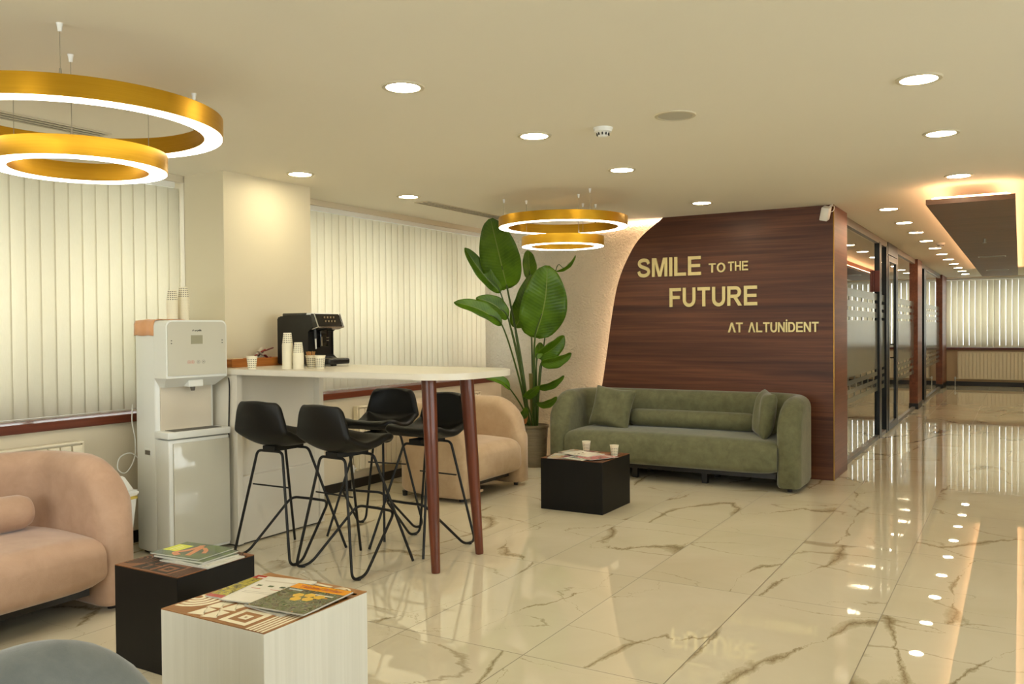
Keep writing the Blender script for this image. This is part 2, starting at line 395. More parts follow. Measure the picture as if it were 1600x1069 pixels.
# baseboards
struct('baseboard_left', box(box(BM(), XW, XW+.015, -2.6, 4.08, 0, .08), XW, XW+.015, 4.92, 8.38, 0, .08), m_base)
struct('baseboard_far', bx(-1.5, 3.9, 22.375, 22.4, 0, .10), m_base)
# sills
for nm, y0, y1, lb in (('trim_2', -.9, 4.08, 'dark red wooden window sill behind the pink sofa'), ('trim_3', 4.92, 8.38, 'dark red wooden window sill behind the bar table')):
    struct(nm, bx(XW-.30, XW+.035, y0, y1, .815, .868, bev=.004, seg=1), m_sill, lb, 'sill')
struct('trim_4', bx(-1.6, 3.9, 22.36, 22.66, .83, .885), m_sill, 'dark red wooden sill under the far window', 'sill')
# windows: white frames with mullions and a pane
def window(name, lb, axis, c, a0, a1, z0, z1, n):
    bm = BM(); g = BM(); t = .05
    def b_(B, p0, p1, q0, q1, r0, r1):
        box(B, c-p1, c-p0, q0, q1, r0, r1) if axis == 0 else box(B, q0, q1, c+p0, c+p1, r0, r1)
    b_(bm, -.03, .03, a0, a1, z0, z0+t); b_(bm, -.03, .03, a0, a1, z1-t, z1)
    for i in range(n+1):
        x = a0+(a1-a0)*i/n; x = min(max(x, a0+t/2), a1-t/2); b_(bm, -.03, .03, x-t/2, x+t/2, z0+t, z1-t)
    b_(g, -.004, .004, a0+t, a1-t, z0+t, z1-t)
    w = struct(name, bm, m_white, lb, 'window'); gl = obj('pane', g, m_glass, w)
window('window_1', 'white framed window behind the nearer vertical blind', 0, -5.38, -.9, 4.08, .868, 2.47, 5)
window('window_2', 'white framed window behind the blind beside the bar table', 0, -5.38, 4.92, 8.38, .868, 2.47, 4)
window('window_3', 'window at the far end of the corridor', 1, 22.60, -1.6, 3.9, .885, 2.47, 5)
window('window_4', 'wide unseen window behind the camera, added for daylight', 1, -2.68, -4.2, 0.0, .75, 2.4, 4)  # unseen window, added to bring in daylight from behind
window('window_8', 'long unseen window in the wall right of the camera, added for daylight', 0, 3.95, -1.5, 6.5, .85, 2.4, 6)  # unseen window, added for the cool daylight from the right

# vertical blinds
def blind(label, axis, c, a0, a1, z0, z1, pitch, w, ang, flip=1, gap=None, jit=.04):
    t = thing('vertical_blind', label, 'blind', (c, (a0+a1)/2, 0) if axis == 0 else ((a0+a1)/2, c, 0), 0 if axis == 0 else -PI/2)
    L = (a1-a0)/2; r = box(BM(), -.022, .022, -L, L, z1, z1+.045, bev=.004, seg=1)
    obj('headrail', r, m_white, t)
    bm = BM(); n = int(2*L/pitch); rnd = random.Random(len(label)); ch = BM()
    for i in range(n+1):
        y = -L+i*pitch; a = ang+rnd.uniform(-jit, jit)
        dy, dx = math.cos(a)*w/2, math.sin(a)*w/2*flip
        lv = [(z0+(z1-.002-z0)*q_/12, (max(0, .42-q_/12)*2.4 if gap and i in gap else 0)) for q_ in range(13)] if gap and i in gap else [(z0, 0), (z1-.002, 0)]
        for (zz0, tw0), (zz1, tw1) in zip(lv, lv[1:]):
            N = 6; colm = []
            for k in range(N+1):
                s = -1+2*k/N; bow = .006*(1-s*s)
                colm.append(tuple(bm.verts.new((math.sin(a+tw)*w/2*flip*s+bow, y+math.cos(a+tw)*w/2*s, zz)) for zz, tw in ((zz0, tw0), (zz1, tw1))))
            for p, q in zip(colm, colm[1:]): bm.faces.new((p[0], q[0], q[1], p[1]))
    bmesh.ops.remove_doubles(bm, verts=bm.verts, dist=1e-5); o = obj('slats', bm, m_slat, t, smooth=60); m = o.modifiers.new('thick', 'SOLIDIFY'); m.thickness = .0012
    ch.free()
    bt = tube(BM(), [(.012, -L+.02, z0+.012), (.012, L-.02, z0+.012)], .0025, 6); obj('bottom_chain', bt, m_white, t)
    return t
blind('cream vertical blind behind the pink sofa, left of the column', 0, -5.165, -.85, 4.03, .882, 2.43, .092, .100, .13, 1)
blind('cream vertical blind behind the bar table, right of the column', 0, -5.165, 4.96, 8.1, .882, 2.43, .092, .100, .13, 1)
blind('white vertical blind with open gaps at the corridor end', 1, 22.33, -1.55, 3.85, .893, 2.44, .122, .124, .30, -1, jit=.16)

# glass partition along the corridor
GX = -1.54
def partition(name, lb, panes, mull, y0, y1):
    bm = BM(); box(bm, GX-.03, GX+.03, y0, y1, 0, .045); box(bm, GX-.03, GX+.03, y0, y1, 2.44, H)
    w = struct(name, bm, m_alu, lb, 'window')
    for a, b in mull:
        obj('mullion', bx(GX-.035, GX+.035, a, b, .0, 2.46), m_frame, w)
    for a, b in panes:
        p = obj('pane', bx(GX-.005, GX+.005, a, b, .045, 2.44), m_glass, w)
        f = BM(); X = GX+.0075
        zs = [(.60, .655), (.70, .745), (.79, .84), (.875, 1.475), (1.51, 1.58), (1.62, 1.685), (1.725, 1.81)]
        for z0, z1 in zs: box(f, X, X+.0005, a, b, z0, z1)
        for i, (z0, z1) in enumerate(zip([z[1] for z in zs[:-1]], [z[0] for z in zs[1:]])):
            y = a+.05+.1*(i % 2)
            while y < b:
                e = min(y+.06, b); box(f, X, X+.0005, y, e, z0, z1); y += .42
        obj('frosted_band', f, m_frost, w)
    return w
partition('window_5', 'nearest glass partition of the offices, beside the walnut wall', [(8.93, 11.55), (11.72, 12.2)], [(11.55, 11.72), (12.2, 12.32)], 8.93, 12.32)
partition('window_6', 'glass partition between the glass door and the first walnut post', [(13.42, 15.83)], [(13.32, 13.42)], 13.32, 15.83)
partition('window_7', 'farthest glass partition, past the first walnut post', [(17.75, 21.13)], [(17.35, 17.75)], 16.55, 21.13)
d = struct('door_1', box(box(BM(), GX-.03, GX+.04, 12.32, 13.32, 2.36, H), GX-.02, GX+.03, 12.34, 13.30, .0, .012), m_frame, 'glass office door with dark frame and bar handle', 'door')
dl = obj('door_frame', box(box(box(box(BM(), GX+.0, GX+.04, 12.36, 12.46, .015, 2.35), GX, GX+.04, 13.18, 13.30, .015, 2.35), GX, GX+.04, 12.46, 13.18, .015, .10), GX, GX+.04, 12.46, 13.18, 2.27, 2.35), m_frame, d)
obj('pane', bx(GX+.015, GX+.022, 12.46, 13.18, .10, 2.27), m_glass, d)
obj('door_handle', tube(BM(), smoothpath([(GX+.04, 12.52, .98), (GX+.09, 12.52, .98), (GX+.09, 12.52, 1.16), (GX+.04, 12.52, 1.16)], .02), .009), m_black, d)
for nm, y0, y1, lb in (('trim_5', 15.83, 16.55, 'first walnut post between the glass partitions'), ('trim_6', 21.13, 22.4, 'second walnut post at the corridor end')):
    w = struct(nm, bx(GX-.02, GX+.07, y0, y1, .1, H), m_walnut_y, lb, 'post'); obj('plinth', bx(GX-.02, GX+.076, y0-.006, y1, 0, .1), m_base, w)

# suspended walnut ceiling panel with cove light
t = thing('ceiling_panel', 'long walnut ceiling panel hung over the corridor with amber light behind it', 'ceiling panel', (-.335, 13.4, H))
pb = BM()
for k in range(10): box(pb, -.305, .305, -5.9+k*1.18, -5.9+(k+1)*1.18-.004, -.155, -.115)
obj('board', pb, m_panel, t)
obj('hanger_box', box(BM(), -.215, .215, -5.15, 5.6, -.115, -.0005), m_walnut_y, t)
lb_ = BM(); box(lb_, -.27, -.25, -5.8, 5.8, -.112, -.095); box(lb_, .25, .27, -5.8, 5.8, -.112, -.095); box(lb_, -.25, .25, -5.85, -5.83, -.112, -.095)
obj('light_strip', lb_, m_cove, t)
for y in (.31, 3.77):
    g = obj('air_grille', bx(-.17, .17, y-.09, y+.09, -.158, -.155), m_white, t)
    obj('slots', box(box(BM(), -.155, .155, y-.035, y-.01, -.1595, -.158), -.155, .155, y+.01, y+.035, -.1595, -.158), m_dark, g)
obj('sprinkler_head', tube(tube(BM(), [(.0, -2.6, -.155), (0, -2.6, -.20)], .012), [(0, -2.6, -.20), (0, -2.6, -.205)], .022), m_steel, t)

# ---------------------------------------------------------------- ceiling fittings
def downlight_parts(t, r=.095):
    lathe_p = [(r*.80, -.001), (r*.82, -.006), (r, -.006), (r+.004, 0.0), (r*.80, -.0005)]
    obj('trim_ring', lathe(BM(), lathe_p, 40), m_trimring, t, smooth=40)
    obj('diffuser', lathe(BM(), [(0, -.004), (r*.81, -.004), (r*.81, -.001), (0, -.001)], 40), m_downlight, t)
ordn = ['nearest', 'second', 'third', 'fourth', 'fifth', 'sixth', 'seventh', 'eighth', 'ninth', 'tenth', 'eleventh']
rows = [
 ([(-2.41, 3.12), (-2.39, 4.307), (-2.39, 5.563), (-2.43, 7.436)], '{} round recessed downlight of the middle ceiling row, left of the smoke detector', 'downlights of the middle row'),
 ([(-4.37, 4.469), (-4.37, 5.714)], '{} round recessed downlight of the row along the window blinds', 'downlights along the blinds'),
 ([(-.39, 4.242), (-.39, 5.509), (-.39, 7.15)], '{} round recessed downlight of the right row leading to the hanging panel', 'downlights of the right row'),
 ([(-1.07, 8.822), (-1.07, 10.094), (-1.06, 11.232), (-1.055, 12.45), (-1.05, 13.7), (-1.05, 14.95), (-1.04, 16.2), (-1.03, 17.45), (-1.03, 18.7), (-1.02, 19.9), (-1.02, 21.1)], '{} round recessed downlight of the corridor row beside the glass partitions', 'downlights of the corridor row'),
]
proto = None
for pts, lab, grp in rows:
    for i, (x, y) in enumerate(pts):
        L = lab.format(ordn[i] + ('' if i == 0 else ' nearest'))
        if proto is None:
            proto = thing('downlight', L, 'ceiling light', (x, y, H), 0, grp); downlight_parts(proto)
        else: dup(proto, (x, y, H), 0, L, grp)
# extra downlights out of view, added to brighten room, corridor and offices
for k, (x, y) in enumerate([(-2.4, .6), (-2.4, -1.0), (-.39, 1.6), (-.39, -.6), (1.5, 2.5), (1.5, 6.0), (1.5, 9.5), (1.5, 13), (1.5, 16.5), (1.5, 20), (.7, 12), (.7, 14.7), (.7, 17.4), (.7, 20.4), (-3.2, 11), (-3.2, 15), (-3.2, 19)]):
    dup(proto, (x, y, H), 0, 'round recessed downlight added for brightness outside the picture or inside the offices', 'added downlights outside the picture')
def slot_diffuser(y0, y1, x, lb):
    t = thing('slot_diffuser', lb, 'air vent', (x, (y0+y1)/2, H)); L = (y1-y0)/2
    fr = BM(); box(fr, -.075, .075, -L, -L+.012, -.008, -.0005); box(fr, -.075, .075, L-.012, L, -.008, -.0005)
    for x0 in (-.075, -.03, .018, .063): box(fr, x0, x0+.012, -L+.012, L-.012, -.008, -.0005)
    obj('frame', fr, m_trimring, t); obj('slot', bx(-.07, .07, -L+.012, L-.012, -.002, -.0005), m_dark, t)
slot_diffuser(6.0, 8.0, -4.45, 'long slotted air vent in the ceiling above the tall plant')
slot_diffuser(1.2, 2.99, -4.42, 'long slotted air vent seen through the nearer gold ring lamp')
t = thing('ceiling_speaker', 'flat round grey ceiling speaker among the downlights', 'speaker', (-1.542, 4.287, H))
obj('rim', lathe(BM(), [(.088, -.001), (.09, -.007), (.105, -.006), (.108, 0), (.088, -.0005)], 40), m_trimring, t, smooth=40)
obj('grille', lathe(BM(), [(0, -.005), (.089, -.005), (.089, -.001), (0, -.001)], 40), plain('speaker_mesh', (188, 184, 168), .6, vs=200), t)
def smoke(x, y, lb):
    t = thing('smoke_detector', lb, 'smoke detector', (x, y, H))
    obj('base', lathe(BM(), [(0, -.012), (.052, -.012), (.054, -.004), (.054, 0), (0, 0)], 36), m_white, t, smooth=40)
    obj('sensor_dome', lathe(BM(), [(0, -.05), (.018, -.05), (.026, -.046), (.036, -.026), (.048, -.022), (.05, -.012), (0, -.012)], 36), m_white, t, smooth=40)
    s = BM()
    for k in range(10):
        a = 2*PI*k/10; c, n = math.cos(a)*.033, math.sin(a)*.033
        q = BM(); box(q, -.003, .003, -.0035, .0035, -.042, -.028)
        q.transform(Matrix.Translation((c, n, 0)) @ Matrix.Rotation(a, 4, 'Z')); me = bpy.data.meshes.new('q'); q.to_mesh(me); s.from_mesh(me); q.free(); bpy.data.meshes.remove(me)
    obj('vent_slots', s, m_dark, t)
smoke(-1.979, 4.346, 'white domed smoke detector beside the flat ceiling speaker')
smoke(-.92, 12.9, 'white smoke detector on the corridor ceiling beside the hanging panel')
t = thing('security_camera', 'small white security camera on the top corner of the walnut wall', 'camera', (-1.49, 8.21, 2.50))
obj('bracket', tube(BM(), smoothpath([(.02, .0, .012), (.02, -.05, .0), (0, -.075, -.03)], .02), .011), m_white, t, smooth=40)
q = box(BM(), -.035, .035, -.05, .05, -.06, .06, bev=.008); q.transform(Matrix.Translation((-.02, -.09, -.07)) @ Matrix.Rotation(.25, 4, 'Y') @ Matrix.Rotation(.3, 4, 'X')); obj('housing', q, m_white, t, smooth=40)
obj('cable', tube(BM(), cr([(.02, -.01, .01), (.05, -.06, -.01), (.045, -.08, -.05), (.015, -.08, -.06)]), .003, 6), m_white, t)

# gold ring lamps
def ring(parent, name, c, r, z, hb=.085, wd=.08):
    prof = [(r, 0.006), (r, hb), (r-wd, hb), (r-wd, 0.006), (r-wd+.004, .006), (r-wd+.004, .012), (r-.004, .012), (r-.004, .006)]
    bm = BM(); lathe(bm, prof+[prof[0]], 96, (c[0], c[1], z)); bmesh.ops.remove_doubles(bm, verts=bm.verts, dist=1e-5)
    o = obj(name, bm, m_gold, parent, smooth=40)
    bm = BM(); lathe(bm, [(r-.004, .012), (r-.004, .003), (r-wd+.004, .003), (r-wd+.004, .012)], 96, (c[0], c[1], z)); obj('diffuser', bm, m_ringlight, o)
    return o
def ring_lamp(label, c1, r1, z1, c2, r2, z2, a0):
    t = thing('ring_lamp', label, 'pendant lamp', (c1[0], c1[1], H), 0)
    Lc = (0, 0); d2 = (c2[0]-c1[0], c2[1]-c1[1])
    big = ring(t, 'large_ring', Lc, r1, z1-H); small = ring(t, 'small_ring', d2, r2, z2-H)
    for c, r, z, off, rad in ((Lc, r1, z1-H, a0, .04), (d2, r2, z2-H, a0, .04)):
        for k in range(3):
            a = off+k*2*PI/3; x, y = c[0]+(r-rad)*math.cos(a), c[1]+(r-rad)*math.sin(a)
            obj('cable', tube(BM(), [(x, y, 0), (x, y, z+.085)], .0013, 6), m_steel, t)
            obj('ceiling_mount', lathe(BM(), [(0, -.03), (.007, -.03), (.009, -.012), (.012, 0), (0, 0)], 14, (x, y, 0)), m_white, t, smooth=40)
            obj('cable_grip', lathe(BM(), [(0, .03), (.004, .028), (.006, .005), (.006, 0), (0, 0)], 12, (x, y, z+.085)), m_steel, t, smooth=40)
ring_lamp('nearer brushed gold ring lamp with two tiers, above the pink sofa', (-3.37, 2.16), .578, 2.245, (-3.49, 2.25), .353, 2.11, -.66)
ring_lamp('farther brushed gold ring lamp with two tiers, in front of the plant', (-3.33, 6.49), .545, 2.262, (-3.38, 6.58), .353, 2.11, -.66)
# ---------------------------------------------------------------- lettering
YW = 8.2195
t = thing('wall_lettering', 'champagne raised letters SMILE TO THE FUTURE on the walnut wall', 'sign', (-2.7, YW, 1.6))
for nm, tx, x0, x1, z0, cap, off in (('smile_word', 'SMILE', -3.361, -2.695, 1.925, .188, .045), ('to_word', 'TO', -2.617, -2.452, 1.945, .09, .035), ('the_word', 'THE', -2.425, -2.233, 1.953, .09, .035), ('future_word', 'FUTURE', -3.019, -2.146, 1.617, .188, .045)):
    sign_word(nm, tx, x0+2.7, x1+2.7, z0-1.6, cap, .018, m_letters, t)
t = thing('wall_lettering', 'smaller champagne raised letters AT ALTUNiDENT low on the walnut wall', 'sign', (-2.0, YW, 1.36))
sign_word('at_word', '^T', -2.43+2, -2.285+2, 0, .095, .014, m_letters, t, .0)
sign_word('name_word', '^LTUNiDENT', -2.235+2, -1.588+2, 0, .095, .014, m_letters, t, .11)
tag(obj('sign_plate', bx(-1.535, -1.480, 11.36, 11.385, 1.83, 2.09, bev=.002, seg=1), m_red), 'small copper red sign plate hung flag-wise on the glass partition', 'sign')

# ---------------------------------------------------------------- radiators
def radiator(label, x, y, L, z0, z1, rz):
    t = thing('radiator', label, 'radiator', (x, y, 0), rz)     # local: length along x, face towards -y
    n = int(round(L/.075)); p = L/n; bm = BM(); d = .045
    for k in range(n):
        x0 = -L/2+k*p; box(bm, x0+.005, x0+p-.005, -d-.028, -d+.002, z0+.01, z1-.01, bev=.004, seg=1)
    obj('fins', bm, m_rad, t)
    b = BM(); box(b, -L/2, L/2, -d, -.02, z0, z1, bev=.004, seg=1); box(b, -L/2-.012, -L/2, -d-.012, -.012, z0, z1+.01); box(b, L/2, L/2+.012, -d-.012, -.012, z0, z1+.01); obj('body', b, m_rad, t)
    obj('top_grille', box(BM(), -L/2, L/2, -d-.03, -.012, z1, z1+.014, bev=.003, seg=1), m_rad, t)
    v = BM(); tube(v, smoothpath([(-L/2-.01, -.035, z0+.02), (-L/2-.06, -.035, z0+.02), (-L/2-.06, -.035, .003)], .02), .009)
    lathe(v, [(0, -.03), (.018, -.03), (.02, .02), (.014, .035), (0, .035)], 16, (-L/2-.06, -.035, z0+.02)); obj('valve', v, m_white, t, smooth=40)
    for s in (-1, 1): obj('bracket', bx(s*L*.35-.02, s*L*.35+.02, -.02, -.002, z0+.04, z1-.04), m_alu, t)
radiator('cream panel radiator under the window behind the bar stools', XW, 6.86, 2.0, .16, .72, PI/2)
radiator('cream panel radiator under the window behind the pink sofa', XW, 2.27, 1.96, .16, .72, PI/2)
radiator('long cream panel radiator under the far corridor window', .42, 22.4, 3.3, .15, .78, 0)

# ---------------------------------------------------------------- tub sofas
def sofa(name, label, cat, loc, rz, Wd, D, Ht, mat, seatz=.43, gap=.14, base='legs'):
    # local: width along x, sits facing -y, back at +y; the arms and back are one rounded band
    t = thing(name, label, cat, loc, rz)
    th = .20; hw, hd = Wd/2-th/2, D/2-th/2; R = .26
    path = []
    N = 12
    ys = [-D/2+.03+(hd-R+D/2-.03)*k/N for k in range(N)]
    for y in ys: path.append((-hw, y, (-1, 0)))
    for k in range(11):
        a = PI-PI/2*k/10; path.append((-hw+R+R*math.cos(a), hd-R+R*math.sin(a), (math.cos(a), math.sin(a))))
    for k in range(1, 12): path.append((-hw+R+(2*hw-2*R)*k/12, hd, (0, 1)))
    for k in range(11):
        a = PI/2-PI/2*k/10; path.append((hw-R+R*math.cos(a), hd-R+R*math.sin(a), (math.cos(a), math.sin(a))))
    for y in reversed(ys): path.append((hw, y, (1, 0)))
    bm = BM(); rings = []; yf = -D/2+.03; Rf = .30
    for x, y, nrm in path:
        dfr = y-yf
        h = Ht
        if dfr < Rf: h = Ht-Rf+math.sqrt(max(Rf*Rf-(Rf-dfr)**2, 0))*1.0
        h = max(h, .40)
        tt = th*(1 if dfr > .06 else .80+.20*math.sqrt(max(0, 1-((.06-dfr)/.06)**2)))
        z0 = .035 if abs(x) > hw-.05 and y < hd-R else .05
        r = tt/2; ring_ = []
        prof = [(-r+.015, z0), (-r, z0+.02)]+[(-r, z0+(h-r-z0)*f) for f in (.35, .7, 1)]+[(r*math.cos(a), h-r+r*math.sin(a)) for a in [PI-PI*k/10 for k in range(1, 10)]]+[(r, z0+(h-r-z0)*f) for f in (1, .7, .35)]+[(r, z0+.02), (r-.015, z0)]
        for o_, z in prof: ring_.append(bm.verts.new((x+nrm[0]*o_, y+nrm[1]*o_, z)))
        rings.append(ring_)
    for A, B in zip(rings, rings[1:]):
        for i in range(len(A)): j = (i+1) % len(A); bm.faces.new((A[i], A[j], B[j], B[i]))
    for Rg, sx in ((rings[0], -1), (rings[-1], 1)):
        cx = sum(v.co.x for v in Rg)/len(Rg); inner = []
        for v in Rg: inner.append(bm.verts.new((cx+(v.co.x-cx)*.78, v.co.y-.022, .035+(v.co.z-.035)*.97+.004)))
        for i in range(len(Rg)): j = (i+1) % len(Rg); bm.faces.new((Rg[i], Rg[j], inner[j], inner[i]))
        bm.faces.new(inner)
    obj('back_and_arms', bm, mat, t, smooth=75)
    # seat: rounded slab with a bulging front
    iw = Wd/2-th+.012; x0, x1 = -iw, iw; y0, y1 = -D/2-.035, hd-th/2+.03
    bm = BM(); nx, ny = 28, 10; hs = seatz-gap; prof = []
    rr = .11
    for k in range(9): a = -PI/2-PI/2*k/8; prof.append((y0+rr+rr*math.cos(a), gap+.075+.075*math.sin(a)))
    for k in range(1, 9): a = PI-PI/2*k/8; prof.append((y0+rr+.02+(rr+.02)*math.cos(a), seatz-rr+rr*math.sin(a)))
    for k in range(1, 8): prof.append((y0+rr+.02+(y1-y0-rr-.02)*k/7, seatz+.012*math.sin(PI*k/7)))
    prof += [(y1, gap), ]
    cols = []
    for i in range(nx+1):
        s = -1+2*i/nx; e = 1-abs(s)**14*.10; x = s*iw
        mid = ((y0+y1)/2, (gap+seatz)/2); crown = .012*(1-s*s)
        cols.append([bm.verts.new((x, mid[0]+(py-mid[0])*(e if py < mid[0] else 1), mid[1]+(pz-mid[1])*(1-abs(s)**14*.16)+(crown if pz > mid[1] else 0))) for py, pz in prof])
    for A, B in zip(cols, cols[1:]):
        for i in range(len(A)): j = (i+1) % len(A); bm.faces.new((A[i], A[j], B[j], B[i]))
    bm.faces.new(cols[0]); bm.faces.new(cols[-1])
    obj('seat', bm, mat, t, smooth=60)
    obj('under_shade_frame', bx(-iw+.03, iw-.03, y0+.14, y1-.02, gap-.045, gap+.004), m_base, t)  # black slab added for the dark shade under the seat
    if Wd > 1.6: sp = [(-Wd*.14, y0+.2), (Wd*.14, y0+.2), (-Wd*.14, y1-.1), (Wd*.14, y1-.1)]
    else: sp = []
    for x, y in sp: obj('leg', box(BM(), x-.025, x+.025, y-.02, y+.02, 0, gap-.04), m_base, t)
    for sx in (-1, 1):
        for y in (-D/2+.10, D/2-.14): obj('foot', lathe(BM(), [(0, 0), (.02, 0), (.024, .045), (0, .045)], 16, (sx*hw, y, 0)), m_base, t, smooth=40)
    return t
def pillow(name, label, cat, loc, rot, w, h, d, mat, scale_label=None):
    bm = BM(); n = 14
    def P(u, v, s):
        e = (1-u**4)*(1-v**4); px = u*w/2*(1-.10*(1-v*v)*(abs(u)**3)); pz = v*h/2*(1-.10*(1-u*u)*(abs(v)**3))
        return (px, s*d/2*max(e, 0)**.55+.012*math.sin(5*u+3*v)*e, pz)
    g = {}
    for s in (-1, 1):
        for i in range(n+1):
            for j in range(n+1):
                edge = i in (0, n) or j in (0, n)
                k = (i, j, 0 if edge else s)
                if k not in g: g[k] = bm.verts.new(P(-1+2*i/n, -1+2*j/n, s))
        for i in range(n):
            for j in range(n):
                q = [g[(a, b, 0 if (a in (0, n) or b in (0, n)) else s)] for a, b in ((i, j), (i+1, j), (i+1, j+1), (i, j+1))]
                bm.faces.new(q)
    o = obj(name, bm, mat, smooth=70); m = o.modifiers.new('s', 'SUBSURF'); m.levels = 1; m.render_levels = 1
    o.location = loc; o.rotation_euler = rot; return tag(o, label, cat)
def bolster(label, loc, rz, L, r, mat):
    pr = [(-L/2, 0), (-L/2, r*.55), (-L/2+.012, r*.8), (-L/2+.05, r*.97), (-L/2+.10, r), (0, r*1.01), (L/2-.10, r), (L/2-.05, r*.97), (L/2-.012, r*.8), (L/2, r*.55), (L/2, 0)]
    bm = lathe(BM(), [(b, a) for a, b in pr], 32); bm.transform(Matrix.Rotation(PI/2, 4, 'Y'))
    o = obj('bolster_cushion', bm, mat, smooth=60); o.location = loc; o.rotation_euler = (0, 0, rz); return tag(o, label, 'cushion')
sofa('sofa', 'sage green velvet tub sofa against the walnut wall', 'sofa', (-2.79, 7.80, 0), -.0, 2.40, .80, .80, m_green)
pillow('scatter_cushion', 'square sage green cushion at the left end of the green sofa', 'cushion', (-3.44, 7.73, .630), (-.28, .10, -.12), .47, .43, .15, m_green)
pillow('scatter_cushion', 'square sage green cushion seen edge-on at the right end of the green sofa', 'cushion', (-1.96, 7.72, .635), (-.22, .05, -1.12), .42, .44, .15, m_green)
bolster('long sage green bolster lying on the green sofa between its two cushions', (-2.69, 7.87, .535), 0, 1.22, .085, m_green)
sofa('armchair', 'beige velvet tub armchair under the window beside the potted plant', 'armchair', (-4.24, 6.25, 0), -PI/2+PI, 1.08, .82, .80, m_beige, .44)
sofa('sofa', 'dusty pink velvet tub sofa at the left edge behind the black cube table', 'sofa', (-4.33, 1.72, 0), PI/2, 2.20, .84, .78, m_pink, .40)
bolster('dusty pink bolster lying on the pink sofa', (-4.37, 1.84, .505), PI/2, 1.34, .09, m_pink)
sofa('armchair', 'grey blue velvet tub armchair cut off at the bottom left corner', 'armchair', (-2.09, .86, 0), PI, 1.0, .84, .80, m_blue, .44)
tag(obj('base_rail', box(BM(), -4.25, -3.86, 5.98, 6.03, .055, .075), m_beige), 'thin pale base rail standing out under the beige armchair', 'rail')  # bottom rail of the beige armchair's base, as its own object

# ---------------------------------------------------------------- bar table and its support
ZB0, ZB1 = 1.128, 1.165
Y0, Y1, XE, XP = 3.885, 4.71, -2.69, -4.705
out = [(XP, Y0)]
def arc(cx, cy, r, a0, a1, n=10): return [(cx+r*math.cos(a0+(a1-a0)*k/n), cy+r*math.sin(a0+(a1-a0)*k/n)) for k in range(n+1)]
out += arc(XE-.26, Y0+.26, .26, -PI/2, 0)+arc(XE-.26, Y1-.26, .26, 0, PI/2)+[(XP, Y1)]
t = thing('bar_table', 'white high bar table with rounded end and two tapered wooden legs', 'table', (XP, 4.31, 0))
bm = prism(BM(), [(x-XP, y-4.31) for x, y in out], 2, ZB0, ZB1); bmesh.ops.bevel(bm, geom=[e for e in bm.edges if abs(e.verts[0].co.z-e.verts[1].co.z) < 1e-4], offset=.004, segments=2, affect='EDGES')
obj('tabletop', bm, m_offwhite, t, smooth=30)
for (fx, fy, tx, ty) in ((-2.917, 4.04, -3.0, 4.10), (-2.925, 4.52, -3.0, 4.50)):
    P0 = Vector((tx-XP, ty-4.31, ZB0)); P1 = Vector((fx-XP, fy-4.31, 0))
    obj('leg', tube(BM(), [P0, P0.lerp(P1, .15), P0.lerp(P1, .6), P0.lerp(P1, .992), P1], [.044, .044, .036, .026, .024], 24), m_legwood, t, smooth=40)
    obj('mounting_plate', lathe(BM(), [(0, -.008), (.06, -.008), (.06, 0), (0, 0)], 24, (tx-XP, ty-4.31, ZB0)), m_black, t)
bx0, bx1 = -4.70, -4.40
t = thing('bar_cabinet', 'white support cabinet carrying the column end of the bar table', 'cabinet', (-4.55, 4.31, 0))
def loc_(bm): bm.transform(Matrix.Translation((4.55, -4.31, 0))); return bm
obj('end_panel', loc_(box(BM(), bx0, bx1, 3.90, 3.945, .01, ZB0-.001, bev=.002, seg=1)), m_offwhite, t)
obj('end_panel', loc_(box(BM(), bx0, bx1, 4.665, 4.71, .01, ZB0-.001, bev=.002, seg=1)), m_offwhite, t)
obj('back_panel', loc_(box(BM(), bx0, bx1-.05, 3.945, 4.665, .45, ZB0-.001)), m_offwhite, t)
obj('lower_box', loc_(box(BM(), bx0, bx1-.012, 3.945, 4.665, .01, .45, bev=.004, seg=1)), m_offwhite, t)
obj('plinth', loc_(box(BM(), bx0, bx1-.03, 3.91, 4.70, 0, .01)), m_base, t)

